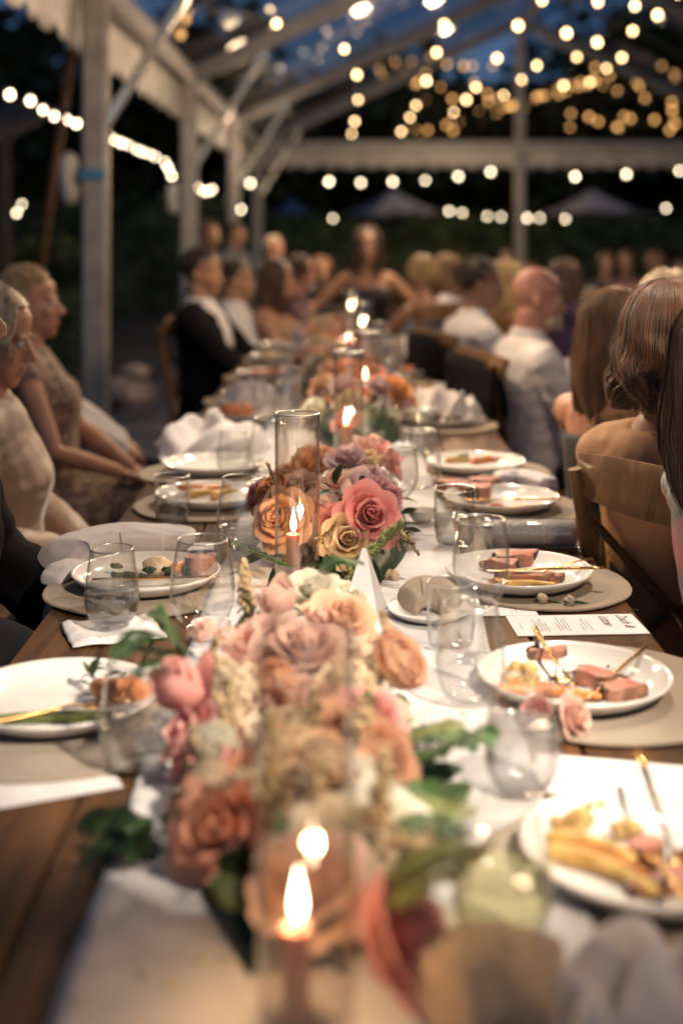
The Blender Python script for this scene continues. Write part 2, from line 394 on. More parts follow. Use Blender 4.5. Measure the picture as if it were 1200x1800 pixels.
# ------------------------------------------------------------------ ground
m_ground = pm('trodden_lawn', (.030, .033, .030), .9, var=.4, scale=2.5, bump=.6, bscale=30)
me = MB().grid(lambda u, v: V((-90 + 180 * u, -30 + 190 * v, 0)), 30, 30)
struct(ob('ground', me, m_ground))
m_floor = pm('tent_floor', (.075, .075, .085), .55, var=.25, scale=1.4, bump=.15, bscale=14)
g = MB()
for i in range(16):
    for j in range(6):
        g.box((-1.6 + .63 + j * 1.26, -1.0 + i * 1.27, .012), (1.25, 1.26, .02))
o = struct(ob('floor', MB().box((2.2, 9, .003), (7.9, 21, .005)), m_ground))
fl = sharp(MB().box((0, 0, 0), (1.25, 1.255, .02)).mesh('floor_tile'))
for i in range(16):
    for j in range(6):
        ob('tile', fl, None if fl.materials else m_floor, o, (-1.0 + j * 1.26, -1.0 + i * 1.265, .016))

# ------------------------------------------------------------------ tent
EX, RX, EXR, EZ, RZ, TY0, TY1 = -1.22, 2.6, 6.42, 2.57, 4.35, 2.3, 19.0
m_vinyl = glass_mat('clear_vinyl', (.90, .91, .93), (.55, .56, .60), gl=1.0, rough=.05, bump=.04)
tent = thing('frame_tent', 'large white frame tent with clear vinyl roof over the dinner tables', 'tent', (EX, TY0, 0))
def T(*p): return V(p) - V((EX, TY0, 0))
YS = [2.3, 6.5, 10.5, 14.8, 19.0]
def beam(name, a, b, wdt, hgt, parent=tent, mat=m_pole):
    a, b = T(*a), T(*b)
    d = (b - a).normalized(); up = V((0, 0, 1)) if abs(d.z) < .9 else V((0, 1, 0))
    x = d.cross(up).normalized(); z = x.cross(d).normalized(); c = (a + b) / 2
    M = Matrix((x, d, z)).transposed().to_4x4(); M.translation = c
    mb = MB(); L = (b - a).length; mb.rbox((0, 0, 0), (wdt, L, hgt), min(wdt, hgt) * .15)
    # recessed keder channel lines along the profile
    for s_ in (-1, 1): mb.rbox((s_ * wdt * .5, 0, 0), (.012, L, hgt * .3), .003)
    return ob(name, mb.mesh(name, False), mat, parent, M=M)
for Y in YS:
    for X in (EX, EXR):
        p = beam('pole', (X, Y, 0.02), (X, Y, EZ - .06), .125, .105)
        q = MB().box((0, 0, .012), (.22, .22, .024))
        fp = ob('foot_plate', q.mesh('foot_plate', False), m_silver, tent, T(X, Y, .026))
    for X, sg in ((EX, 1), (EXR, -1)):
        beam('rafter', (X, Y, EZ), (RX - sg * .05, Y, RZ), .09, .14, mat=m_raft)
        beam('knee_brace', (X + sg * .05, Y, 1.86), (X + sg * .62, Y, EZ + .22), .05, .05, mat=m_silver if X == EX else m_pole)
for X in (EX, EXR):
    for a, b in zip(YS, YS[1:]): beam('eave_beam', (X, a + .05, EZ), (X, b - .05, EZ), .11, .13)
for a, b in zip(YS, YS[1:]): beam('ridge_beam', (RX, a, RZ + .02), (RX, b, RZ + .02), .09, .12, mat=m_raft)
beam('gable_beam', (EX + .05, TY1, EZ), (EXR - .05, TY1, EZ), .1, .13)
beam('pole', (RX, TY1 + .11, 0), (RX, TY1 + .11, RZ), .13, .12)
beam('pole', (EX + .02, -2, 0), (EX + .02, -2, EZ), .125, .105)
for sg, X in ((1, EX), (-1, EXR)):
    for a, b in zip(YS, YS[1:]):
        nx, ny = 8, 10
        def fn(u, v, a=a, b=b, X=X):
            x = X + (RX - X) * u; z = EZ + (RZ - EZ) * u + .09 - .05 * math.sin(math.pi * v) * math.sin(math.pi * u)
            return T(x, a + (b - a) * v, z)
        ob('roof_panel', MB().grid(fn, nx, ny), m_vinyl, tent)
    # seams between the clear panels
    for Y in (4.4, 8.5, 12.6, 16.9):
        beam('roof_seam', (X, Y, EZ + .10), (RX, Y, RZ + .10), .05, .012, mat=m_raft)
def valance(a, b, out, n):
    a, b = T(*a), T(*b); L = (b - a).length; per = .30
    def fn(u, v):
        p = a.lerp(b, u); s_ = (u * L / per) % 1
        drop = .30 + .085 * math.sqrt(max(0, 1 - (2 * s_ - 1) ** 2))
        return p + V((0, 0, -drop * v)) + V(out) * (.02 * v + .012 * math.sin(u * L * 9) * v)
    me = MB().grid(fn, n, 5).mesh('valance')
    o = ob('valance', me, m_canvas, tent)
    md = o.modifiers.new('t', 'SOLIDIFY'); md.thickness = .004
for a, b in ((0, 6.5), (6.5, 10.5), (10.5, 14.8), (14.8, 19)):
    valance((EX - .08, a, EZ + .05), (EX - .08, b, EZ + .05), (-1, 0, 0), 220)
for a, b in ((EX, RX), (RX, EXR)):
    valance((a, TY1 + .18, EZ + .06), (b, TY1 + .18, EZ + .06), (0, 1, 0), 160)
# blue tag strap on the nearest pole
tag(ob('tape_tag', MB().rbox((0, 0, 0), (.128, .135, .045), .004).mesh('tape_tag', False), pm('blue_tape', (.03, .19, .36), .5), None, (EX - .006, 6.5, 1.617)), 'small blue tape band around the nearest tent pole', 'tape')
for (Y, z0, z1, lb) in ((6.5, 1.47, 1.72, 'white canvas bundle tied to the outside of the blue-taped tent pole'), (10.5, 1.48, 1.72, 'white canvas bundle tied to the second tent pole from the camera')):
    mb = MB()
    mb.tube([(0, 0, z0 - z1), (.005, 0, -.2), (-.01, 0, -.12), (0, 0, -.03), (.02, 0, 0)], [.045, .06, .052, .058, .03], 10, flat=.8)
    t_ = ob('canvas_bundle', mb, m_canvas, None, (EX - .13, Y, z1)); tag(t_, lb, 'canvas bundle')
mb = MB(); a, b = pw(133, 70, 7.4), pw(66, 470, 8.6)
a, b = V((-1.34, 6.6, 2.36)), V((-2.05, 8.2, .0))
mb.tube([a, b], [.022, .028], 8)
tag(ob('guy_pole', mb, wood_mat('brown_wood', (.10, .05, .025), (.18, .09, .05), .6)), 'slim brown pole leaning against the left eave of the tent', 'pole')

# ------------------------------------------------------------------ greenery beyond the tent
m_hleaf = pm('hedge_leaf', (.045, .07, .022), .6, var=.4, scale=3, rnd=.2, trl=.2)
m_tleaf = pm('tree_leaf', (.030, .045, .022), .65, var=.4, scale=2, trl=.2)
m_bark = pm('bark', (.06, .045, .035), .9, var=.3, scale=20, bump=.6)
def leaf_cloud(n, fn, size, rng):
    vs = []; fs = []
    for i in range(n):
        p, nr = fn(rng)
        d = (V((rng.gauss(0, 1), rng.gauss(0, 1), rng.gauss(0, 1))) + nr * .6).normalized()
        t = d.cross(V((0, 0, 1)) if abs(d.z) < .9 else V((1, 0, 0))).normalized(); b = d.cross(t)
        s_ = size * rng.uniform(.6, 1.4); k = len(vs)
        vs += [p - t * s_ * .1, p + b * s_ * .4 + t * s_ * .5, p + t * s_ * 1.2, p - b * s_ * .4 + t * s_ * .5]
        fs.append((k, k + 1, k + 2, k + 3))
    m = MB(); m.add(vs, fs); return m
def hedge(x0, x1, y0, y1, h, label, n):
    t = thing('hedge', label, 'hedge', ((x0 + x1) / 2, (y0 + y1) / 2, 0))
    w_, d_ = (x1 - x0) / 2, (y1 - y0) / 2
    rng = random.Random(n)
    mb = MB()
    def bx(u, v):
        a = [( -w_, -d_, 0), (-w_ , -d_, h), (-w_, d_, h), (-w_, d_, 0)][round(v * 3)]
        x = -w_ + 2 * w_ * u
        q = V((x, a[1], a[2])); k = noise.noise(V((x * .9, a[1], a[2] * 2))) * .16
        return q + V((0, k, k * .7 if a[2] else 0))
    mb.grid(bx, int(w_ * 6), 3)
    ob('hedge_body', mb, m_hleaf, t)
    def fn(r):
        x = r.uniform(-w_, w_); s_ = r.random()
        if s_ < .6: return V((x, -d_ + r.uniform(-.12, .05), r.uniform(0.05, h))), V((0, -1, .3))
        return V((x, r.uniform(-d_, d_), h + r.gauss(0, .06))), V((0, 0, 1))
    ob('hedge_leaves', leaf_cloud(n, fn, .11, rng), m_hleaf, t)['kind'] = 'stuff'
hedge(-2.2, 16, 23.4, 24.6, 1.55, 'long clipped dark green hedge beyond the far end of the tent', 9000)
hedge(-9.5, -1.9, 21.4, 22.4, 1.75, 'dark clipped hedge left of the far tent corner', 4000)
hedge(-5.6, -2.5, 12.6, 13.4, 1.15, 'low dark hedge outside the left side of the tent', 3000)
def tree(x, y, h, cr, label, n, size=.32):
    t = thing('tree', label, 'tree', (x, y, 0), R.uniform(0, 6))
    rng = random.Random(int(x * 10 + y))
    mb = MB(); th = h * .45
    mb.tube([(0, 0, -.1), (.05, .02, th * .5), (0, .06, th), (.1, .1, h * .8)], [h * .028, h * .02, h * .015, h * .004], 10)
    cl = []
    for k in range(9):
        a = rng.uniform(0, 6.28); e = rng.uniform(.1, .9); L = cr * rng.uniform(.5, .9)
        p0 = V((0, .05, th * rng.uniform(.7, 1.2))); p1 = p0 + V((math.cos(a) * L, math.sin(a) * L, L * e))
        mb.tube([p0, (p0 + p1) / 2 + V((0, 0, .1 * L)), p1], [h * .010, h * .006, h * .003], 6); cl.append((p1, cr * rng.uniform(.35, .6)))
    cl.append((V((0, 0, h * .85)), cr * .55))
    ob('trunk', mb, m_bark, t)
    def fn(r):
        c, q = r.choice(cl); d = V((r.gauss(0, 1), r.gauss(0, 1), r.gauss(0, .8))).normalized()
        return c + d * q * r.random() ** .4, d
    ob('crown', leaf_cloud(n, fn, size, rng), m_tleaf, t)
tree(-9.0, 24, 6.4, 2.6, 'tall dark broadleaf tree at the far left behind the string of bulbs', 5000)
tree(-6.2, 28, 6.2, 2.6, 'dark tree rising behind the left hedge, second from the left', 4500)
tree(-3.0, 31, 6.6, 3.0, 'dark broad tree beyond the far left tent corner', 4500)
tree(1.6, 33, 5.6, 3.0, 'dark rounded tree seen through the clear roof left of the gable pole', 4500)
tree(6.2, 34, 6.6, 3.4, 'dark tree seen through the clear roof right of the gable pole', 5000)
tree(11.5, 33, 8.2, 3.8, 'largest dark tree at the right beyond the gable', 5000)
m_far = pm('far_leaf', (.020, .028, .018), .8, var=.4, scale=.6)
rg_ = random.Random(77)
def far_fn(r):
    x = r.uniform(-30, 34); h = 5.2 + 1.3 * noise.noise(V((x * .22, 3, 0))) + .7 * noise.noise(V((x * .8, 9, 0)))
    return V((x, 40 + r.uniform(-1.5, 1.5), h * r.random() ** .8)), V((0, -1, .2))
o = ob('treeline', leaf_cloud(16000, far_fn, .75, rg_), m_far); o['kind'] = 'stuff'; o['label'] = 'far dark wood beyond the hedge reading as one mass'
# lamplit awning outside on the left
m_awn = pm('tan_awning', (.30, .19, .09), .8, var=.2, scale=3, trl=.2)
aw = thing('awning', 'tan canvas awning outside the tent on the left, lit by bulbs', 'awning', (-4.2, 12.6, 0))
ob('canopy', MB().grid(lambda u, v: V((-1.9 + 3.2 * u, -1 + 2.6 * v, 2.16 + .55 * v + .04 * math.sin(u * 25))), 30, 6), m_awn, aw)
for x in (-1.8, 1.2): ob('post', MB().tube([(x, -.9, 0), (x, -.9, 2.17)], .05, 8), m_bark, aw)
lamp('awning_lamp', 'POINT', (-3.7, 11.4, 2.1), 5, WARM, .05)

# market umbrellas beyond the hedge
m_ucw = pm('umbrella_white', (.62, .58, .60), .8, var=.1, scale=2, trl=.3)
m_ucb = pm('umbrella_blue_and_shade', (.07, .17, .34), .8, var=.1, scale=2, trl=.3)  # blue canvas, and the shade coloured onto panels of the white umbrellas
def umbrella(px, py, Y, wid, hgt, label, mats):
    top = pw(px, py, Y); t = thing('market_umbrella', label, 'umbrella', (top.x, top.y, 0), .35)
    w_ = wid / 2
    c = [(-w_, -w_), (w_, -w_), (w_, w_), (-w_, w_)]
    for k in range(4):
        a, b = V((*c[k], top.z - hgt)), V((*c[(k + 1) % 4], top.z - hgt)); p = V((0, 0, top.z))
        def fn(u, v, a=a, b=b, p=p):
            q = a.lerp(b, u).lerp(p, v); return q - V((0, 0, .10 * math.sin(math.pi * v) + .05 * math.sin(math.pi * u) * (v < .01)))
        ob('canopy_panel', MB().grid(fn, 8, 6), mats[k], t)
        def fv(u, v, a=a, b=b): return a.lerp(b, u) - V((0, 0, .2 * v))
        ob('flap', MB().grid(fv, 8, 2), mats[k], t)
    ob('pole', MB().tube([(0, 0, 0), (0, 0, top.z + .08)], .035, 8), m_bark, t)
umbrella(690, 333, 28, 2.4, .62, 'white market umbrella with its shaded panels coloured blue, beyond the hedge left of the gable pole', (m_ucw, m_ucb, m_ucb, m_ucw))  # shade of the right and back panels is put into their colour
umbrella(1040, 333, 28, 2.4, .62, 'white market umbrella with its shaded panels coloured blue, beyond the hedge right of the gable pole', (m_ucw, m_ucb, m_ucb, m_ucw))  # blue panels here are shaded white canvas, coloured in
umbrella(512, 350, 27, 1.9, .5, 'all blue market umbrella beyond the far left tent corner', (m_ucb,) * 4)
umbrella(95, 372, 25, 1.8, .42, 'blue market umbrella seen left of the nearest tent pole', (m_ucb,) * 4)

# ------------------------------------------------------------------ string lights
m_bulb = emit_mat('festoon_bulb', (1, .64, .30), 17)
m_bulbw = emit_mat('pale_bulb', (1, .80, .54), 18)
m_fairy_glint = emit_mat('fairy_bulb_glint', (1, .50, .16), 4.0)  # fairy lights, and dots imitating reflections in the vinyl
m_cable = pm('cable', (.01, .01, .01), .6)
bulb_me = {}
def bulb_mesh(m, r):
    k = (m.name, r)
    if k not in bulb_me:
        mb = MB(); mb.lathe([(0, -1.25 * r), (.5 * r, -1.1 * r), (.9 * r, -.65 * r), (r, -.1 * r), (.85 * r, .45 * r), (.5 * r, .95 * r), (.36 * r, 1.1 * r)], 12)
        mb.lathe([(.4 * r, 1.05 * r), (.42 * r, 1.7 * r), (.25 * r, 1.9 * r), (0, 1.9 * r)], 10, m=1)
        me = mb.mesh('bulb'); me.materials.append(m); me.materials.append(m_cable); bulb_me[k] = me
    return bulb_me[k]
def string(label, pts, m=None, r=.021, ext=True):
    m = m or m_bulb
    pts = [V(p) for p in pts]
    t = thing('string_light', label, 'string light', pts[0], group='warm festoon string lights')
    cp = []
    for i, p in enumerate(pts):
        cp.append(p + V((0, 0, r * 1.9)) - pts[0])
        if i + 1 < len(pts):
            q = (p + pts[i + 1]) / 2; cp.append(q - pts[0] + V((0, 0, r * 1.9 - .03 * min(2, (p - pts[i + 1]).length))))
    if len(cp) > 1: ob('cable', MB().tube(cp, .005, 5), m_cable, t)
    for i, p in enumerate(pts): ob('bulb', bulb_mesh(m, r), None, t, p - pts[0]).scale = (R.uniform(.82, 1.15),) * 3
def pxs(l, y0, y1):
    n = len(l); return [pw(a, b, y0 + (y1 - y0) * i / max(1, n - 1)) for i, (a, b) in enumerate(l)]
string('bulb string farthest left under the clear roof, hanging in a near straight column', pxs([(605, 86), (627, 131), (629, 175), (623, 213), (618, 235)], 10.4, 18.4))
string('bulb string between the left column of bulbs and the gable pole', pxs([(780, 42), (767, 92), (749, 142), (731, 185), (720, 206), (705, 231)], 10.5, 18.5))
string('bulb string that crosses the top of the gable pole and runs down to its left', pxs([(910, 45), (873, 102), (836, 153), (819, 175), (797, 197)], 11, 17.5))
string('bulb string that crosses the middle of the gable pole', pxs([(995, 58), (943, 115), (916, 140), (885, 167)], 11, 17))
string('bulb string right of the gable pole, third from the right edge', pxs([(1115, 10), (1049, 74), (1013, 100), (990, 150)], 10, 15.5))
string('bulb string nearest the right edge under the clear roof', pxs([(1155, 26), (1111, 54), (1092, 101), (1065, 120), (1036, 144)], 10, 17))
string('short bulb string high up beside the left rafter', pxs([(486, 41), (480, 52)], 10, 11))
string('bulb string along the upper edge of the picture', pxs([(660, -20), (952, 0), (1050, 3), (1190, -12)], 10, 12))
string('pale bulb string hung outside along the left side of the tent', [pw(a, b, Y) for a, b, Y in ((-30, 150, 10.6), (18, 166, 11.2), (54, 177, 11.8), (76, 193, 12.6), (96, 204, 13.3), (118, 210, 13.8), (135, 217, 14.3), (190, 238, 15.9), (202, 246, 16.5), (214, 251, 17), (226, 255, 17.5), (241, 263, 18.3), (251, 267, 18.8), (263, 271, 19.4), (273, 275, 19.9))], m_bulbw)
string('pale bulb string past the second tent pole, seen end on', [pw(a, b, Y) for a, b, Y in ((290, 285, 18), (296, 295, 18.8), (302, 309, 19.6), (342, 322, 20.6), (348, 330, 21), (358, 336, 21.4), (366, 336, 21.8), (373, 333, 22.2))], m_bulbw, .023)
string('pale bulb string low on the left below the awning', pxs([(30, 374), (39, 359)], 18, 19), m_bulbw)
string('upper pale bulb string across the far end of the tent', pxs([(440, 322), (578, 319), (634, 321), (690, 319), (747, 317), (805, 310), (862, 302), (1010, 310), (1100, 306), (1193, 300)], 20.2, 20.2), m_bulbw, .024)
string('lower pale bulb string in front of the far umbrellas', pxs([(397, 353), (424, 368), (585, 384), (789, 371), (812, 374), (856, 380), (880, 381), (926, 383), (948, 383), (993, 385), (1170, 366)], 22.6, 22.6), m_bulbw, .023)
rr = random.Random(3)
string('dense golden fairy lights wound through the trees beyond the gable', [pw(700 + 270 * (i / 44) + rr.gauss(0, 4), 240 - 75 * (i / 44) ** 1.3 + rr.gauss(0, 6), 31 + rr.gauss(0, .6)) for i in range(60)], m_fairy_glint, .04)
string('sparse amber dots added as bulb reflections, right of the gable pole', [pw(1000 + rr.uniform(0, 200), 110 + rr.uniform(0, 120), 30) for i in range(26)], m_fairy_glint, .04)  # glowing dots added to imitate bulbs mirrored in the clear roof
string('sparse amber dots added as bulb reflections, left of the gable pole', [pw(650 + rr.uniform(0, 230), 70 + rr.uniform(0, 120), 30) for i in range(30)], m_fairy_glint, .04)  # more added dots for roof reflections of the festoon bulbs
string('thin amber bulb string beside the first rafter at the upper left', pxs([(318, 60), (326, 34), (330, 20)], 12, 13), m_fairy_glint, .03)

# ------------------------------------------------------------------ main table
HALF = .455
for k in range(3):
    y0 = -.2 + 2.44 * k; L = 2.432
    t = thing('farm_table', ['nearest brown plank farm table under the front flowers', 'middle brown plank farm table with the second and third hurricanes', 'farthest brown plank farm table of the long row'][k], 'table', (0, y0 + L / 2, 0), group='plank farm tables in one long row')
    wp = (2 * HALF) / 5
    for j in range(5):
        mb = MB().rbox((0, 0, 0), (wp - .0025, L, .045), .003)
        ob('plank', mb.mesh('plank', False), m_plank, t, (-HALF + wp * (j + .5), 0, TZ - .0225))
    for sx in (-1, 1):
        mb = MB().rbox((0, 0, 0), (.03, L - .16, .08), .003); ob('apron', mb.mesh('apron', False), m_plank, t, (sx * (HALF - .06), 0, TZ - .086))
        for sy in (-1, 1):
            mb = MB(); mb.rings([((0, 0, 0), (.03, .03, 0), (-.03, .03, 0)), ((0, 0, .7), (.042, .042, 0), (-.042, .042, 0))], 4)
            ob('leg', mb.mesh('leg', False), m_plank, t, (sx * (HALF - .1), sy * (L / 2 - .12), .004))
def runner(y0, y1, label):
    def fn(u, v):
        y = y0 + (y1 - y0) * v; x = -.212 + .424 * u + .006 * math.sin(y * 3.1) + .003 * math.sin(y * 11 + u * 4)
        z = TZ + .0035 + .0022 * (1 + noise.noise(V((x * 7, y * 5, 0)))) + .0012 * (1 + math.sin(x * 55 + 3 * math.sin(y * 2)))
        return V((x, y, z))
    o = ob('table_runner', MB().grid(fn, 30, 170), m_runner); tag(o, label, 'table runner')
    md = o.modifiers.new('t', 'SOLIDIFY'); md.thickness = .002; md.offset = 1
runner(.4, 6.95, 'long off white cloth runner down the middle of the farm tables')
# ------------------------------------------------------------------ flowers
PETALS = {}
def petal_mesh(kind, k):
    key = (kind, k)
    if key in PETALS: return PETALS[key]
    rng = random.Random(hash(kind) % 1000 + k * 7 if False else sum(map(ord, kind)) + k * 7)
    # profile (r,z) from claw to tip, half span in radians, tip notch, curl
    P = {
        'rose': [([.05, .13, .13, .09], [0, .45, .85, 1.02], 2.3, .25), ([.06, .25, .25, .22], [0, .35, .78, .98], 1.5, .25), ([.07, .36, .40, .46], [0, .28, .68, .92], 1.15, .3), ([.08, .50, .62, .78], [0, .2, .5, .70], .92, .35), ([.1, .62, .88, 1.06], [0, .1, .3, .34], .78, .4)],
        'ranunculus': [([.05, .12 + .105 * q, .13 + .118 * q, .03 + .125 * q], [0, .34 - .03 * q, .74 - .045 * q, .86 - .045 * q], 1.7 - .12 * q, .3) for q in range(8)],
        'tulip': [([.05, .3, .28, .12], [0, .4, .9, 1.2], 1.4, .4), ([.06, .40, .40, .22], [0, .35, .9, 1.25], 1.2, .4), ([.06, .5, .52, .36], [0, .3, .85, 1.3], 1.05, .45), ([.06, .58, .64, .60], [0, .25, .7, 1.15], .95, .45)],
        'open': [([.05, .3, .34, .3], [0, .3, .6, .8], 1.2, .3), ([.06, .5, .66, .7], [0, .2, .5, .66], .9, .35), ([.06, .6, .9, 1.05], [0, .12, .28, .30], .72, .4), ([.06, .62, .95, 1.15], [0, .04, .12, .06], .66, .4)],
        'carnation': [([.05, .2, .3, .34], [0, .3, .6, .9], .9, .1), ([.05, .3, .5, .58], [0, .25, .5, .75], .8, .1), ([.05, .4, .68, .8], [0, .2, .4, .55], .7, .1), ([.05, .5, .85, 1.0], [0, .12, .26, .3], .65, .1)],
    }[kind][k]
    rs, zs, half, notch = P
    nu, nv = (8, 7)
    ph = rng.uniform(0, 6)
    vs = []; uvs = []
    for j in range(nv + 1):
        v0 = j / nv
        for i in range(nu + 1):
            u = 2 * i / nu - 1
            v = v0 * (1 - notch * abs(u) ** 2.6 * v0)
            B = lambda a: (1 - v) ** 3 * a[0] + 3 * v * (1 - v) ** 2 * a[1] + 3 * v * v * (1 - v) * a[2] + v ** 3 * a[3]
            r, z = B(rs), B(zs)
            wdt = (.25 + .75 * min(1, v * 1.9)) * (1 - .18 * max(0, v - .7) / .3)
            th = u * half * wdt
            ru = .035 * math.sin(u * 5 + ph) * v * v + .03 * math.sin(v * 6 + ph * 2) * abs(u)
            if kind == 'carnation': ru += .09 * math.sin(u * 17 + ph) * v ** 2.5
            if kind in ('rose', 'open') and v > .72:   # edges roll back at the tip
                q = (v - .72) / .28; r += .10 * q * q * (k / 4 + .2) * (1 + .5 * abs(u)); z -= .09 * q * q * (k / 3) * (.4 + abs(u))
            r += ru
            vs.append((math.sin(th) * r, -math.cos(th) * r, z + ru * .4)); uvs.append((i / nu, v0))
    fs = [(j * (nu + 1) + i, j * (nu + 1) + i + 1, (j + 1) * (nu + 1) + i + 1, (j + 1) * (nu + 1) + i) for j in range(nv) for i in range(nu)]
    mb = MB().add(vs, fs); me = mb.mesh('petal', uvs=uvs); me.materials.append(None)
    PETALS[key] = (me, vs, fs, uvs); return PETALS[key]
COUNTS = {'rose': [4, 6, 7, 8, 8], 'ranunculus': [3, 5, 6, 7, 8, 8, 8, 8], 'tulip': [2, 3, 3, 4], 'open': [4, 5, 6, 6], 'carnation': [6, 8, 10, 10]}
SCH = {}
def layout(kind, rng):
    out = []; a = rng.uniform(0, 6)
    for k, n in enumerate(COUNTS[kind]):
        for i in range(n):
            a += 2.39996 if kind != 'tulip' else 2.2
            tilt = rng.gauss(0, .07); s_ = rng.uniform(.93, 1.07)
            M = Matrix.Rotation(a, 4, 'Z') @ Matrix.Rotation(tilt, 4, 'X') @ Matrix.Diagonal((s_, s_, s_ * rng.uniform(.95, 1.05), 1))
            out.append((k, M))
    return out
def joined(kind, var):
    key = (kind, var)
    if key in SCH: return SCH[key]
    rng = random.Random(var * 31 + 5); mb = MB(); uv = []
    for k, M in layout(kind, rng):
        _, vs, fs, u = petal_mesh(kind, k); mb.add(vs, fs, 0, M); uv += u
    me = mb.mesh('flower_head', uvs=uv); me.materials.append(None); SCH[key] = me; return me
calyx_me = None
def flower(kind, color, parent, pos, r, d=(0, 0, 1), split=True, name=None, spin=None, label=None):
    global calyx_me
    rng = random.Random(int(pos[0] * 9973 + pos[1] * 7919 + pos[2] * 331))
    if calyx_me is None:
        mb = MB(); mb.lathe([(.03, -1.0), (.045, -.3), (.10, -.12), (.2, .02), (.16, .12), (0, .14)], 8)
        for i in range(5):
            a = i * 1.2566; c_, s_ = math.cos(a), math.sin(a)
            mb.add([(c_ * .08 - s_ * .08, s_ * .08 + c_ * .08, 0), (c_ * .08 + s_ * .08, s_ * .08 - c_ * .08, 0), (c_ * .5, s_ * .5, -.08)], [(0, 1, 2)])
        calyx_me = mb.mesh('calyx'); calyx_me.materials.append(m_stemg)
    dq = V(d).normalized().to_track_quat('Z', 'Y').to_matrix().to_4x4()
    M = Matrix.Translation(V(pos) - parent_loc(parent)) @ dq @ Matrix.Rotation(spin if spin is not None else rng.uniform(0, 6), 4, 'Z') @ Matrix.Scale(r, 4)
    nm = name or {'open': 'peony', 'tulip': 'tulip', 'rose': 'rose', 'ranunculus': 'ranunculus', 'carnation': 'carnation'}[kind]
    if split:
        f = ob(nm, calyx_me, None, parent, M=M)
        for k, Mp in layout(kind, rng):
            ob('petal', petal_mesh(kind, k)[0], None, f, M=Mp, objmat=PET[color])
    else:
        f = ob(nm, joined(kind, rng.randrange(3)), None, parent, M=M, objmat=PET[color])
    if label: f['label'] = label
    return f
def parent_loc(p): return V(p.location) if p is not None else V((0, 0, 0))
def mk_leaf(L, wd, bend=.3, fold=.15):
    mb = MB()
    def fn(u, v):
        w_ = wd * (math.sin(math.pi * min(1, v * .96 + .04)) ** .8) * (1 - .3 * v)
        x = (u - .5) * 2 * w_
        return V((x, v * L, -bend * L * v * v + fold * abs(x) + .03 * L * math.sin(v * 3)))
    mb.grid(fn, 4, 6); me = mb.mesh('leaf'); me.materials.append(None); return me
LEAF = [mk_leaf(1, .24), mk_leaf(1, .32, .15), mk_leaf(1, .18, .5), mk_leaf(.8, .36, .25, .1)]
def leaf(parent, pos, d, s_, mat, rng, up=None):
    q = V(d).normalized().to_track_quat('Y', 'Z').to_matrix().to_4x4()
    M = Matrix.Translation(V(pos) - parent_loc(parent)) @ q @ Matrix.Rotation(rng.uniform(-1, 1), 4, 'Y') @ Matrix.Scale(s_, 4)
    return ob('leaf', rng.choice(LEAF), None, parent, M=M, objmat=mat)
def frond(parent, pts, wd, mat, n=22, name='fern_frond'):
    pts = [V(p) for p in pts]; o_ = parent_loc(parent)
    def at(t):
        k = t * (len(pts) - 1); i = min(int(k), len(pts) - 2); f = k - i
        p0, p1, p2, p3 = pts[max(0, i - 1)], pts[i], pts[i + 1], pts[min(len(pts) - 1, i + 2)]
        return .5 * ((2 * p1) + (p2 - p0) * f + (2 * p0 - 5 * p1 + 4 * p2 - p3) * f * f + (3 * p1 - p0 - 3 * p2 + p3) * f ** 3)
    mb = MB(); mb.tube([at(i / 14) - o_ for i in range(15)], [.0018 * (1.1 - i / 15) for i in range(15)], 5)
    for i in range(n):
        t = .1 + .88 * i / n; p = at(t); dr = (at(min(1, t + .02)) - at(t - .02)).normalized()
        sd = dr.cross(V((0, 0, 1))).normalized(); nn = sd.cross(dr).normalized()
        L = wd * (math.sin(math.pi * (.12 + .86 * t)) ** .7) * R.uniform(.85, 1.1)
        for s_ in (-1, 1):
            dd = (sd * s_ + dr * .55 + nn * R.uniform(.0, .25)).normalized(); b = dd.cross(nn).normalized() * L * (.14 if n < 30 else .085)
            q = p - o_
            mb.add([q, q + dd * L * .3 + b, q + dd * L * .7 + b * .8 - nn * L * .06, q + dd * L - nn * L * .16, q + dd * L * .7 - b * .8 - nn * L * .06, q + dd * L * .3 - b], [(0, 1, 2, 3, 4, 5)])
    return ob(name, mb, mat, parent)
def plume(parent, pts, r0, mat, n=120, name='plume', bead=.0035, seed=1):
    rng = random.Random(seed); pts = [V(p) for p in pts]; o_ = parent_loc(parent); mb = MB()
    mb.tube([p - o_ for p in pts], .0012, 5)
    for i in range(n):
        t = (i + rng.random()) / n; k = t * (len(pts) - 1); a = min(int(k), len(pts) - 2); p = pts[a].lerp(pts[a + 1], k - a)
        rr_ = r0 * (1 - .85 * t) * rng.uniform(.2, 1); an = rng.uniform(0, 6.28)
        q = p + V((math.cos(an) * rr_, math.sin(an) * rr_, rng.uniform(-.3, .6) * rr_)) - o_
        b = bead * rng.uniform(.6, 1.3)
        mb.add([q + V((b, 0, 0)), q + V((-b, 0, 0)), q + V((0, b, 0)), q + V((0, -b, 0)), q + V((0, 0, b * 1.4)), q + V((0, 0, -b * 1.4))],
               [(0, 2, 4), (2, 1, 4), (1, 3, 4), (3, 0, 4), (2, 0, 5), (1, 2, 5), (3, 1, 5), (0, 3, 5)])
    return ob(name, mb, mat, parent)
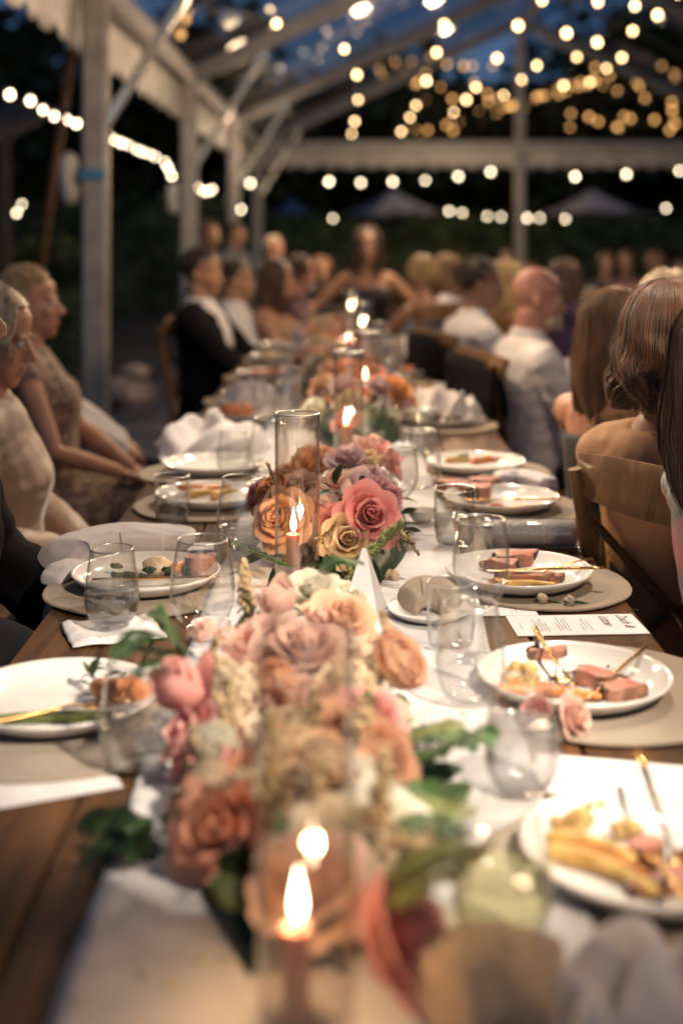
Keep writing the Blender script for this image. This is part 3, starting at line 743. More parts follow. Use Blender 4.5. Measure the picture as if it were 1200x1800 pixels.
def florets(parent, pos, r, color, n=45, seed=1):
    rng = random.Random(seed); mb = MB(); uv = []
    for i in range(n):
        d = V((rng.gauss(0, 1), rng.gauss(0, 1), abs(rng.gauss(0, 1)) + .2)).normalized(); p = d * r * rng.uniform(.75, 1)
        t = d.cross(V((0, 0, 1)) if abs(d.z) < .95 else V((1, 0, 0))).normalized(); b = d.cross(t); s_ = r * rng.uniform(.25, .38)
        for k in range(4):
            a = k * 1.5708 + rng.random(); x = t * math.cos(a) + b * math.sin(a); y = d.cross(x)
            mb.add([p, p + x * s_ * .6 + y * s_ * .4 + d * s_ * .25, p + x * s_ + d * s_ * .15, p + x * s_ * .6 - y * s_ * .4 + d * s_ * .25], [(0, 1, 2, 3)]); uv += [(.5, 0), (1, .6), (.5, 1), (0, .6)]
    me = mb.mesh('floret_cluster', uvs=uv); me.materials.append(None)
    return ob('floret_cluster', me, None, parent, V(pos) - parent_loc(parent), objmat=PET[color])
def foliage_bed(t, cx, y0, y1, wx, h, n, rng, mats=(m_leaf, m_leafd)):
    # a low mossy cage that the stems stand in, and its greenery
    def fn(u, v):
        a = u * 2 * math.pi; k = math.sin(math.pi * min(.97, max(.03, v))) ** .5
        p = V((cx + math.cos(a) * wx * k, y0 + (y1 - y0) * v, TZ + .01 + max(0, math.sin(a)) * h * k))
        return p + V((0, 0, .012 * noise.noise(p * 40) if math.sin(a) > 0 else 0)) - parent_loc(t)
    ob('moss_base', MB().grid(fn, 16, 14), m_leafd, t)
    for i in range(n):
        a = rng.uniform(-.2, math.pi + .2); v = rng.random(); k = math.sin(math.pi * min(.97, max(.03, v))) ** .5
        p = V((cx + math.cos(a) * wx * k * .9, y0 + (y1 - y0) * v, TZ + .02 + max(0, math.sin(a)) * h * k * .9))
        d = V((math.cos(a) * 1.2 + rng.gauss(0, .4), rng.gauss(0, .7), max(.05, math.sin(a)) + rng.gauss(0, .3)))
        leaf(t, p, d, rng.uniform(.028, .055), rng.choice(mats), rng)

rng = random.Random(11)
# ---- front arrangement
fa = thing('floral_centerpiece', 'long nearest floral centerpiece of peach roses and ferns, out of focus in the foreground', 'flower arrangement', (-.03, 1.3, TZ + .006), group='floral centerpieces along the runner')
foliage_bed(fa, -.035, 1.02, 1.76, .125, .055, 46, rng)
FR = [  # kind, colour, px, py, Y, radius, direction
    ('tulip', 'pink', 330, 1215, 1.42, .05, (-.4, -.2, 1)), ('tulip', 'blush', 488, 1062, 1.62, .042, (-.2, -.3, 1)), ('open', 'white', 548, 1030, 1.72, .036, (0, -.6, 1)),
    ('rose', 'peach', 600, 1085, 1.62, .045, (.3, -.5, .9)), ('open', 'blush', 440, 1128, 1.52, .055, (-.5, -.2, .8)), ('ranunculus', 'peach', 708, 1158, 1.48, .040, (.7, -.4, .7)),
    ('open', 'cream', 655, 1150, 1.52, .042, (.3, -.2, 1)), ('rose', 'blush', 540, 1135, 1.50, .05, (0, -.3, 1)), ('carnation', 'pink', 372, 1350, 1.26, .046, (-.7, -.4, .6)),
    ('rose', 'coral', 392, 1452, 1.16, .056, (-.45, -.85, .5)), ('rose', 'peach', 560, 1365, 1.22, .048, (0, -.7, .8)), ('ranunculus', 'peach', 672, 1335, 1.26, .047, (.6, -.6, .6)),
    ('open', 'cream', 430, 1260, 1.36, .05, (-.3, -.2, 1)), ('open', 'cream', 610, 1205, 1.42, .05, (.1, -.1, 1)), ('carnation', 'blush', 520, 1225, 1.38, .05, (0, -.2, 1)), ('carnation', 'cream', 500, 1290, 1.30, .045, (-.1, -.4, 1)),
    ('carnation', 'mauve', 556, 1300, 1.34, .026, (0, -.5, 1)), ('rose', 'pink', 665, 1255, 1.36, .038, (.6, -.3, .8)), ('rose', 'peach', 585, 1290, 1.32, .045, (.2, -.5, .9)),
    ('open', 'white', 700, 1465, 1.14, .046, (.6, -.6, .6)), ('rose', 'pink', 724, 1640, 1.00, .046, (.75, -.3, .5)), ('open', 'pink', 315, 1290, 1.36, .04, (-.9, -.2, .5)),
    ('open', 'white', 710, 1255, 1.40, .035, (.8, -.1, .6)), ('rose', 'blush', 545, 1545, 1.05, .047, (0, -.55, .9)), ('carnation', 'cream', 490, 1400, 1.18, .04, (-.1, -.6, .8)), ('open', 'cream', 620, 1480, 1.10, .045, (.3, -.6, .8)),
]
for kd, cl, px, py, Y, r, d in FR:
    p = pw(px, py, Y); dv = V(d).normalized(); flower(kd, cl, fa, p - dv * r * .55, r, d)
for i, (px, py, Y, r, c) in enumerate(((420, 1215, 1.40, .03, 'cream'), (470, 1330, 1.25, .03, 'cream'), (640, 1390, 1.2, .03, 'white'), (360, 1120, 1.55, .02, 'blush'))): florets(fa, pw(px, py, Y), r, c, 40, i)
for i in range(26):
    px, py = rng.uniform(330, 700), rng.uniform(1090, 1400); Y = .59 / ((py - 405) / F) * rng.uniform(.80, .86)
    if i % 2: florets(fa, pw(px, py, Y), rng.uniform(.016, .026), rng.choice(('cream', 'white', 'blush', 'cream', 'peach')), 34, 60 + i)
    else: plume(fa, [pw(px, py + 60, Y), pw(px + rng.uniform(-15, 15), py, Y), pw(px + rng.uniform(-30, 30), py - 45, Y)], .014, m_plume, 110, 'astilbe_plume', .0034, 60 + i)
def pfrond(par, l, wd, mat, n=22, name='fern_frond'): return frond(par, [pw(*q) for q in l], wd, mat, n, name)
pfrond(fa, [(340, 1150, 1.5), (285, 1120, 1.48), (240, 1120, 1.46), (195, 1160, 1.44)], .035, m_fern)
pfrond(fa, [(330, 1170, 1.5), (290, 1090, 1.5), (262, 1080, 1.5)], .03, m_fern)
pfrond(fa, [(700, 1330, 1.32), (770, 1320, 1.30), (830, 1290, 1.28), (870, 1300, 1.27)], .04, m_fern)
pfrond(fa, [(690, 1360, 1.28), (760, 1390, 1.26), (820, 1400, 1.25)], .04, m_fern)
pfrond(fa, [(700, 1290, 1.38), (780, 1290, 1.37), (840, 1310, 1.36)], .035, m_fern)
pfrond(fa, [(660, 1600, 1.0), (720, 1560, 1.0), (800, 1520, .99), (870, 1480, .98)], .036, m_snap, 30, 'feather_frond')
pfrond(fa, [(650, 1560, 1.02), (740, 1510, 1.02), (830, 1490, 1.02)], .024, m_snap, 34)
pfrond(fa, [(690, 1440, 1.14), (760, 1450, 1.12), (820, 1475, 1.1)], .03, m_fern, 30)
for i, l in enumerate(([(438, 1120, 1.66), (432, 1040, 1.67), (428, 985, 1.68)], [(400, 1230, 1.4), (385, 1160, 1.41)], [(600, 1340, 1.24), (640, 1250, 1.26), (655, 1190, 1.28)], [(480, 1420, 1.15), (470, 1330, 1.17), (480, 1260, 1.2)], [(700, 1480, 1.1), (780, 1500, 1.08), (850, 1500, 1.07)])):
    plume(fa, [pw(*q) for q in l], .018, m_plume, 150, seed=i)
for i in range(26):   # dark leaves trailing onto the runner on the left
    px, py = rng.uniform(190, 340), rng.uniform(1385, 1530); Y = rng.uniform(1.16, 1.3); p = pw(px, py, Y); p.z = max(p.z, TZ + .02)
    leaf(fa, p, (-1 + rng.gauss(0, .5), rng.gauss(0, .7), rng.gauss(-.3, .3)), rng.uniform(.03, .048), rng.choice((m_leaf, m_leafd, m_leafd)), rng)

for l in ([(690, 1310, 1.33), (760, 1280, 1.32), (815, 1275, 1.31)], [(700, 1400, 1.24), (775, 1420, 1.22), (835, 1430, 1.2)], [(320, 1150, 1.49), (260, 1140, 1.47), (215, 1125, 1.46)], [(330, 1200, 1.45), (280, 1170, 1.44), (235, 1185, 1.43)], [(560, 1005, 1.74), (590, 985, 1.75), (640, 990, 1.75)]):
    pfrond(fa, l, .026, R.choice((m_fern, m_snap)), 32)
# ---- middle arrangement, the one in focus
ma = thing('floral_centerpiece', 'middle floral centerpiece with a hot pink rose beside the sharp hurricane candle', 'flower arrangement', (.03, 2.35, TZ + .006), group='floral centerpieces along the runner')
foliage_bed(ma, .03, 2.14, 2.95, .10, .06, 60, rng)
MR = [
    ('rose', 'peach', 489, 912, 2.22, .052, (-.45, -.85, .35)), ('rose', 'hotpink', 650, 905, 2.16, .050, (.15, -.9, .4)), ('rose', 'mustard', 612, 948, 2.14, .042, (.05, -.9, .4)),
    ('tulip', 'lilac', 622, 858, 2.26, .046, (.55, -.5, .7)), ('open', 'blush', 596, 838, 2.36, .034, (-.2, -.4, .9)), ('carnation', 'mauve', 683, 872, 2.28, .042, (.7, -.5, .5)), ('carnation', 'lilac', 662, 836, 2.34, .036, (.5, -.3, .8)),
    ('tulip', 'orange', 532, 815, 2.46, .040, (0, -.2, 1)), ('rose', 'blush', 520, 858, 2.38, .045, (-.2, -.6, .8)), ('ranunculus', 'orange', 472, 862, 2.34, .042, (-.7, -.4, .6)), ('carnation', 'mauve', 450, 868, 2.38, .036, (-.8, -.3, .5)),
    ('carnation', 'mauve', 462, 900, 2.30, .036, (-.9, -.3, .4)), ('rose', 'blush', 555, 905, 2.27, .046, (.1, -.8, .6)), ('carnation', 'pink', 585, 915, 2.22, .034, (.1, -.9, .4)), ('tulip', 'mustard', 652, 815, 2.56, .036, (.3, -.3, .9)), ('rose', 'lilac', 612, 805, 2.55, .042, (0, -.4, .9)),
    ('rose', 'blush', 575, 865, 2.40, .04, (0, -.5, .8)), ('rose', 'pink', 540, 945, 2.30, .04, (0, -.8, .4)), ('ranunculus', 'peach', 500, 830, 2.55, .04, (-.4, -.3, .9)), ('rose', 'peach', 560, 800, 2.7, .045, (-.1, -.3, 1)), ('rose', 'blush', 660, 785, 2.8, .045, (.4, -.3, .9)), ('open', 'pink', 690, 800, 2.72, .042, (.7, -.2, .7)),
]
for kd, cl, px, py, Y, r, d in MR:
    p = pw(px, py, Y); dv = V(d).normalized(); flower(kd, cl, ma, p - dv * r * .55, r, d)
for (px, py, Y, r, d) in ((604, 1040, 1.84, .016, (.1, -.4, 1)), (628, 1052, 1.82, .015, (.5, -.3, .9)), (612, 1062, 1.82, .015, (.2, -.8, .5))): flower('open', 'white', fa, pw(px, py, Y), r, d, split=False, name='lisianthus')
flower('tulip', 'cream', ma, pw(690, 998, 2.18), .020, (.0, -.3, -1), name='lisianthus_bud')
frond(ma, [pw(690, 988, 2.18), pw(686, 960, 2.19), pw(670, 940, 2.2)], .006, m_stemg, 4, 'bud_stem')
pfrond(ma, [(520, 1000, 2.12), (480, 985, 2.08), (440, 965, 2.05), (408, 953, 2.03)], .032, m_fern, 26)
pfrond(ma, [(610, 1025, 2.0), (635, 990, 2.02), (668, 955, 2.03), (705, 918, 2.05)], .014, m_snap, 18, 'snapdragon_spike')
plume(ma, [pw(q[0], q[1], 2.03 if i < 1 else 2.04) for i, q in enumerate(((610, 1025), (640, 985), (672, 950), (704, 920)))], .012, m_snap, 70, 'snapdragon_buds', .006, 5)
for i, l in enumerate(([(665, 930, 2.16), (695, 925, 2.15), (722, 950, 2.14), (735, 975, 2.13)], [(670, 925, 2.17), (700, 930, 2.16), (715, 965, 2.15)], [(668, 930, 2.16), (690, 935, 2.16), (702, 968, 2.15)], [(490, 870, 2.3), (485, 850, 2.3), (470, 815, 2.31)], [(480, 880, 2.25), (478, 860, 2.25)], [(560, 950, 2.15), (575, 935, 2.14), (590, 918, 2.13)])):
    plume(ma, [pw(*q) for q in l], .010, m_plume, 70, 'amaranth_strand', .0025, 20 + i)
for (px, py, Y, d, s_, m) in ((590, 850, 2.28, (.1, -.4, 1), .05, m_leafd), (600, 862, 2.27, (.7, -.3, .6), .05, m_leafd), (582, 858, 2.27, (-.6, -.4, .6), .05, m_leafd), (596, 872, 2.25, (.5, -.6, .2), .045, m_leafd), (586, 868, 2.26, (-.3, -.7, .4), .045, m_leafd),
                           (655, 985, 2.1, (.3, -.2, -1), .07, m_leafd), (575, 975, 2.12, (.1, -.5, -.6), .06, m_leaf), (590, 990, 2.1, (.4, -.5, -.4), .055, m_leaf), (560, 985, 2.1, (-.5, -.5, -.3), .055, m_leafd), (605, 978, 2.1, (.3, -.6, -.3), .05, m_leaf), (640, 975, 2.12, (-.2, -.5, -.5), .05, m_leafd),
                           (690, 945, 2.2, (.6, -.3, -.4), .04, m_leaf), (700, 935, 2.2, (.8, -.2, .1), .035, m_leafd), (500, 985, 2.15, (-.5, -.3, -.4), .06, m_leafd), (470, 975, 2.2, (-.9, -.2, -.2), .055, m_leafd), (520, 975, 2.15, (.1, -.8, -.4), .05, m_leafd)):
    leaf(ma, pw(px, py, Y), d, s_, m, rng)

# ---- far arrangements
def far_arr(cx, y0, y1, n, label, seed):
    rg = random.Random(seed)
    t = thing('floral_centerpiece', label, 'flower arrangement', (cx, (y0 + y1) / 2, TZ + .006), group='floral centerpieces along the runner')
    foliage_bed(t, cx, y0, y1, .12, .08, 24, rg)
    for i in range(n):
        v = rg.random(); a = rg.uniform(.15, math.pi - .15); k = math.sin(math.pi * min(.95, max(.05, v))) ** .5
        p = V((cx + math.cos(a) * .13 * k, y0 + (y1 - y0) * v, TZ + .05 + math.sin(a) * .10 * k + rg.uniform(0, .03)))
        flower(rg.choice(('rose', 'rose', 'ranunculus', 'open', 'carnation')), rg.choice(('peach', 'blush', 'pink', 'cream', 'orange', 'white', 'blush', 'lilac', 'coral')), t, p, rg.uniform(.035, .052), (math.cos(a) * .8, -.55, .5 + math.sin(a) * .5), split=False)
    for i in range(4): plume(t, [V((cx + rg.uniform(-.1, .1), y0 + (y1 - y0) * rg.random(), TZ + .1)), V((cx + rg.uniform(-.16, .16), y0 + (y1 - y0) * rg.random(), TZ + .22))], .02, m_plume, 40, seed=i)
    frond(t, [V((cx + .05, y0 + .1, TZ + .1)), V((cx + .15, y0 + .02, TZ + .12)), V((cx + .2, y0, TZ + .08))], .035, m_fern, 14)
far_arr(.045, 3.40, 4.10, 28, 'third floral centerpiece from the camera, around the third hurricane candle', 1)
far_arr(-.02, 4.3, 5.2, 34, 'fourth floral centerpiece from the camera, blurred peach and white', 2)
far_arr(-.02, 5.5, 6.5, 34, 'farthest floral centerpiece on the long table', 3)

# ------------------------------------------------------------------ hurricanes with candles
def hurricane(x, y, hc, label, clabel, hh=.285, r=.0365, e=1.0):
    t = thing('hurricane_vase', label, 'glass vase', (x, y, TZ + .0075), group='glass hurricanes down the runner')
    mb = MB(); q = .0022
    mb.lathe([(0, .0), (r - .004, 0), (r, .004), (r, hh * .3), (r, hh * .7), (r, hh - .002), (r - q * .5, hh), (r - q, hh - .002), (r - q, hh * .7), (r - q, hh * .3), (r - q, .009), (r - .006, .006), (0, .006)], 48)
    ob('glass_cylinder', sharp(mb.mesh('glass_cylinder'), 60), m_hurr, t)
    rm = MB(); rm.lathe([(r - q - .0002, hh - .0016), (r - q * .5, hh - .0024), (r + .0003, hh - .0016), (r + .0004, hh), (r - q * .5, hh + .0010), (r - q - .0003, hh), (r - q - .0002, hh - .0016)], 48); ob('rim', rm, m_rim, t)
    x -= .007; y -= .006
    c = thing('taper_candle', clabel, 'candle', (x, y, TZ + .0142), group='lit candles in the hurricanes')
    mb = MB(); cr = .0108
    mb.lathe([(0, 0), (cr, 0), (cr, hc * .5), (cr * .99, hc - .003), (cr * .92, hc), (cr * .6, hc - .0015), (0, hc - .002)], 24)
    ob('wax', sharp(mb.mesh('wax'), 50), m_wax, c)
    ob('wick', MB().tube([(0, 0, hc - .003), (.0006, 0, hc + .006), (.002, 0, hc + .011)], .0008, 6), m_wick, c)
    fl = MB(); L = .040
    fl.lathe([(0, 0), (.0022, .001), (.0042, L * .12), (.0054, L * .28), (.0049, L * .40), (.0036, L * .58), (.0019, L * .78), (.0007, L * .93), (0, L)], 14)
    ob('flame', fl, m_flame, c, (0.0012, 0, hc + .004))
    lamp('candle_light', 'POINT', (x, y, TZ + .014 + hc + .022), 2.0 * e, (1, .62, .30), .008)
hurricane(-.026, .965, .066, 'nearest clear glass hurricane, large and out of focus', 'nearest lit candle, large and out of focus at the bottom', e=1.0)
hurricane(-.072, 2.13, .083, 'sharp clear glass hurricane among the middle flowers', 'sharp lit blush candle among the middle flowers')
hurricane(.018, 3.22, .098, 'third glass hurricane from the camera, just behind the middle flowers', 'third lit candle from the camera, in the hurricane behind the middle flowers')
hurricane(.075, 3.85, .13, 'fourth glass hurricane from the camera, slightly right of the third', 'fourth lit candle from the camera, slightly right of the third')
hurricane(.03, 4.75, .16, 'fifth glass hurricane from the camera along the runner', 'fifth lit candle from the camera along the runner')
hurricane(.09, 5.4, .18, 'sixth glass hurricane from the camera along the runner', 'sixth lit candle from the camera along the runner')
hurricane(.05, 6.4, .19, 'farthest glass hurricane on the long table', 'farthest lit candle on the long table')
# ------------------------------------------------------------------ things on the table
def placemat(x, y, rx, ry, label, seed=0):
    rg = random.Random(seed + 40); ph = rg.uniform(0, 6)
    mb = MB(); rs = []
    for (f, z) in ((.02, .0035), (.5, .0042), (.9, .0042), (.965, .0052), (.985, .0056), (1.0, .0040), (1.0, .0012), (.98, 0)):
        rs.append((f, z))
    vs = []; fs = []; n = 56
    for f, z in rs:
        for k in range(n):
            a = 2 * math.pi * k / n; wv = 1 + .012 * math.sin(3 * a + ph) + .006 * math.sin(7 * a + ph * 2)
            lift = .004 * max(0, noise.noise(V((math.cos(a) * 1.5 + seed, math.sin(a) * 1.5, 0)))) * f * f
            vs.append((math.cos(a) * rx * f * wv, math.sin(a) * ry * f * wv, z + lift))
    for i in range(len(rs) - 1):
        for k in range(n): fs.append((i * n + k, i * n + (k + 1) % n, (i + 1) * n + (k + 1) % n, (i + 1) * n + k))
    fs.append(tuple(reversed(range(n))))
    mb.add(vs, fs)
    z = TZ + .0015
    o = ob('placemat', mb, m_linen, None, (x, y, z), (0, 0, rg.uniform(0, 3)))
    return tag(o, label, 'placemat', 'round beige linen placemats')
plate_me = [None]
def plate(x, y, label, s_=1.0, z=None):
    if plate_me[0] is None:
        mb = MB(); mb.lathe([(0, .0035), (.06, .0035), (.088, .005), (.104, .011), (.1155, .0205), (.1195, .0245), (.1215, .0245), (.1222, .0225), (.119, .0185), (.107, .0085), (.092, .0015), (.066, .0), (.064, .0015), (0, .0015)], 72)
        plate_me[0] = mb.mesh('dinner_plate'); plate_me[0].materials.append(m_plate)
    o = ob('dinner_plate', plate_me[0], None, None, (x, y, z if z is not None else TZ + .0072)); o.scale = (s_, s_, s_)
    return tag(o, label, 'plate', 'white dinner plates')
PZ = TZ + .0072 + .0045
def glass(kind, x, y, label, s_=1.0, fill=0, drink=None, z=None):
    prof = {
        'water': ([(.027, .004), (.034, .012), (.0395, .028), (.0408, .044), (.0385, .066), (.0345, .092), (.0318, .112)], .006),
        'bowl': ([(.026, .004), (.036, .014), (.0445, .034), (.0475, .056), (.0455, .082), (.0405, .110), (.0365, .132)], .006),
        'tumbler': ([(.028, .004), (.033, .010), (.0355, .03), (.0365, .05), (.036, .08), (.0355, .10)], .008),
        'stem': ([(.004, .070), (.016, .076), (.029, .092), (.0372, .115), (.0385, .135), (.0365, .160), (.0325, .190)], .004),
    }[kind]
    pts, base = prof; th = .0011
    def sm(p):   # smoothed profile
        out = []
        for i in range(len(p) - 1):
            for k in range(4):
                t = k / 4; a, b, c, d = p[max(0, i - 1)], p[i], p[i + 1], p[min(len(p) - 1, i + 2)]
                out.append(tuple(.5 * (2 * b[j] + (c[j] - a[j]) * t + (2 * a[j] - 5 * b[j] + 4 * c[j] - d[j]) * t * t + (3 * b[j] - a[j] - 3 * c[j] + d[j]) * t ** 3) for j in (0, 1)))
        return out + [p[-1]]
    o_ = sm(pts); mb = MB()
    inner = [(max(r - th - .0008 * (1 - i / len(o_)), .0005), zz + (th * 1.5 if i < 3 else 0)) for i, (r, zz) in enumerate(o_)]
    top = [(o_[-1][0] - th * .2, o_[-1][1] + .0006), (o_[-1][0] - th * .8, o_[-1][1] + .0006)]
    if kind == 'stem':
        bot = [(0, .0), (.033, .0), (.0335, .0012), (.02, .003), (.006, .008), (.0036, .018), (.0032, .045), (.0036, .064)]
    else: bot = [(0, 0), (pts[0][0] - .004, 0), (pts[0][0] - .001, .0015)]
    mb.lathe(bot + o_ + top + inner[::-1] + [(0, inner[0][1] - .001 if kind != 'stem' else .073)], 40)
    zz = z if z is not None else TZ + (.0088 if abs(x) < .22 else .001)
    g = thing('wine_glass' if kind == 'stem' else 'stemless_glass', label, 'glass', (x, y, zz), group='stemmed and stemless glasses along the table')
    g.scale = (s_,) * 3
    ob('glass_bowl', sharp(mb.mesh('glass_bowl'), 70), m_glass, g)
    rt, zt = o_[-1]; rm = MB(); rm.lathe([(rt - th * 1.5, zt - .0006), (rt - th * .5, zt - .0012), (rt + .0003, zt - .0004), (rt - th * .5, zt + .0012), (rt - th * 1.5, zt + .0004), (rt - th * 1.5, zt - .0006)], 40); ob('rim', rm, m_rim, g)
    if fill:
        zf = inner[0][1] + fill * (inner[-1][1] - inner[0][1]); pr = [(0, inner[0][1] + .0006)] + [(r - .0004, z_ + .0004) for r, z_ in inner if z_ < zf]
        rl = pr[-1][0]; pr += [(rl, zf), (rl - .001, zf - .0008), (0, zf - .0011)]
        wm = MB().lathe(pr, 40)
        ob('drink' if drink else 'water', sharp(wm.mesh('water'), 40), drink or m_water, g)
    return g

def soft_blob(mb, c, r, amp=.25, fq=60, n=8, seg=10, m=0, seed=0):
    c = V(c); b = len(mb.v); mb.ell((0, 0, 0), r, n, seg, m)
    for i in range(b, len(mb.v)):
        p = V(mb.v[i]); k = 1 + amp * noise.noise(p * fq + V((seed * 3.1, seed, 0))); mb.v[i] = tuple(V(c) + p * k)
def food(name, label, cat, mb, mat, loc, rz=0, group=None):
    o = ob(name, mb, mat, None, loc, (0, 0, rz)); return tag(o, label, cat, group)
def cauli(loc, s_, label, seed):
    rg = random.Random(seed); mb = MB()
    for i in range(9):
        a = rg.uniform(0, 6.28); q = s_ * rg.uniform(.2, .75)
        soft_blob(mb, (math.cos(a) * q, math.sin(a) * q * .8, s_ * rg.uniform(.35, .8)), (s_ * .42, s_ * .4, s_ * .36), .4, 110, 7, 9, seed=i + seed)
    mb.tube([(0, 0, .002), (0, 0, s_ * .5)], [s_ * .3, s_ * .4], 8)
    return food('cauliflower_floret', label, 'cauliflower', mb, m_cauli, loc, 0, 'roast cauliflower florets')
def stick(loc, rz, L, r, mat, label, name, cat, tip=.35, bend=.01, group=None):
    mb = MB(); n = 7
    mb.tube([(-L / 2 + L * i / (n - 1), bend * math.sin(math.pi * i / (n - 1)), r * (.9 + .0)) for i in range(n)], [r * (1 - (1 - tip) * (i / (n - 1)) ** 1.3) * (1 + .06 * math.sin(i * 2.3)) for i in range(n)], 9, round_=True)
    return food(name, label, cat, mb, mat, loc, rz, group)
def meat(loc, rz, sz, label, seed=0):
    mb = MB(); n = 18
    rs = []
    for k, zz in enumerate((0, .12, .88, 1)):
        f = .93 if k in (0, 3) else 1
        rs.append((f, zz * sz[2]))
    vs = []
    for f, z in rs:
        for i in range(n):
            a = 2 * math.pi * i / n; k = 1 / (abs(math.cos(a)) ** 3.2 + abs(math.sin(a)) ** 3.2) ** (1 / 3.2) * (1 + .15 * math.sin(2 * a + seed) + .08 * math.sin(3 * a + seed * 2) + .05 * math.sin(5 * a + seed))
            vs.append((math.cos(a) * sz[0] / 2 * k * f, math.sin(a) * sz[1] / 2 * k * f, z + .0015 * math.sin(a * 3 + seed)))
    fs = []; ms = []
    for j in range(3):
        for i in range(n): fs.append((j * n + i, j * n + (i + 1) % n, (j + 1) * n + (i + 1) % n, (j + 1) * n + i)); ms.append(1 if math.sin(2 * math.pi * (i + .5) / n) > -.35 else 0)
    fs += [tuple(reversed(range(n))), tuple(3 * n + i for i in range(n))]; ms += [1, 0]
    rg = random.Random(seed * 17 + int(loc[0] * 999)); vs = [(x + rg.gauss(0, .0011), y + rg.gauss(0, .0011), z + (rg.gauss(0, .0011) if z > .002 else 0)) for x, y, z in vs]
    mb.v = vs; mb.f = fs; mb.m = ms
    return food('roast_slice', label, 'meat slice', sharp(mb.mesh('roast_slice'), 50), [m_meat, m_crust], loc, rz, 'slices of pink roast')
def sauce(loc, spots, parent_plate):
    mb = MB(); rg = random.Random(int(loc[0] * 1000))
    for (x, y, a, b, rz) in spots:
        vs = [(x, y, 0)]
        for i in range(14):
            t = 6.283 * i / 14; k = rg.uniform(.6, 1.15); p = V((math.cos(t) * a * k, math.sin(t) * b * k, 0)); p.rotate(Matrix.Rotation(rz, 3, 'Z')); vs.append((x + p.x, y + p.y, -.0003))
        mb.add(vs, [(0, 1 + i, 1 + (i + 1) % 14) for i in range(14)])
    o = ob('gravy_smear', mb, m_sauce, parent_plate); o.location = V(loc) - V(parent_plate.location)
def aim(o, a, b, roll=0):     # lay a thing's +X axis from a to b
    a, b = V(a), V(b); x = (b - a).normalized(); y = V((0, 0, 1)).cross(x).normalized(); z = x.cross(y)
    M = Matrix((x, y, z)).transposed().to_4x4() @ Matrix.Rotation(roll, 4, 'X'); M.translation = a; o.matrix_world = M; return o
def fork_mesh():
    mb = MB(); L = .19
    st = [(0, .0034), (.02, .0042), (.06, .0030), (.10, .0024), (.118, .0024), (.126, .0045), (.134, .0100), (.148, .0112)]
    zs = [.004, .003, .004, .007, .0075, .005, .0025, .002]
    mb.rings([(V((x, 0, z)), V((0, w_, 0)), V((0, 0, .0014 if x < .12 else .0009))) for (x, w_), z in zip(st, zs)], 8)
    for k in range(4):
        y = -.0088 + k * .00587
        mb.rings([(V((x, y * f, z)), V((0, wd, 0)), V((0, 0, .0008))) for x, z, wd, f in ((.146, .002, .0020, 1), (.160, .0018, .0016, 1), (.176, .0036, .0014, .97), (.188, .0066, .0006, .95))], 6)
    return mb.mesh('fork')
def knife_mesh():
    mb = MB()
    st = [(0, .0034, .0022), (.02, .0044, .0024), (.07, .0040, .0024), (.11, .0034, .0022), (.118, .0042, .0012), (.126, .0082, .0008), (.16, .0092, .0006), (.19, .0078, .0005), (.206, .0012, .0004)]
    mb.rings([(V((x, (w_ - .0042) * .5 if x > .115 else 0, .003)), V((0, w_, 0)), V((0, 0, h_))) for x, w_, h_ in st], 10)
    return mb.mesh('knife')
FK, KN = fork_mesh(), knife_mesh(); FK.materials.append(m_gold); KN.materials.append(m_gold)
def cutlery(me, a, b, label, roll=0):
    return tag(aim(ob(me.name.split('.')[0], me), a, b, roll), label, me.name.split('.')[0], 'gold cutlery left on the plates')
def card(c, sx, sy, rz, label, name='menu_card', cat='menu', z=None):
    mb = MB(); mb.box((0, 0, 0), (sx, sy, .0007)); o = ob(name, mb.mesh(name, False), m_paper, None, (c[0], c[1], z if z else TZ + .0016), (0, 0, rz))
    return tag(o, label, cat, 'printed cards beside the plates')
def write(txt, parent, x, y, size, rz, shear=0.0, z=.0007, space=1.0):
    cu = bpy.data.curves.new('lettering', 'FONT'); cu.body = txt; cu.size = size; cu.shear = shear; cu.align_x = 'LEFT'; cu.space_character = space; cu.resolution_u = 3
    o = bpy.data.objects.new('lettering', cu); COL.objects.link(o)
    me = bpy.data.meshes.new_from_object(o.evaluated_get(bpy.context.evaluated_depsgraph_get())); bpy.data.objects.remove(o)
    return ob('lettering', me, m_ink, parent, (x, y, z), (0, 0, rz))
def textlines(parent, rows, rz=0):    # unreadably small print: thin uneven strokes
    mb = MB(); rg = random.Random(5)
    for (x, y0, y1) in rows:
        y = y0
        while y < y1:
            L = rg.uniform(.002, .007); mb.box((x, y + L / 2, .0006), (.0011 * rg.uniform(.7, 1.1), L, .0002)); y += L + .0013
    ob('small_print', mb.mesh('small_print', False), m_ink, parent)['kind'] = 'stuff'
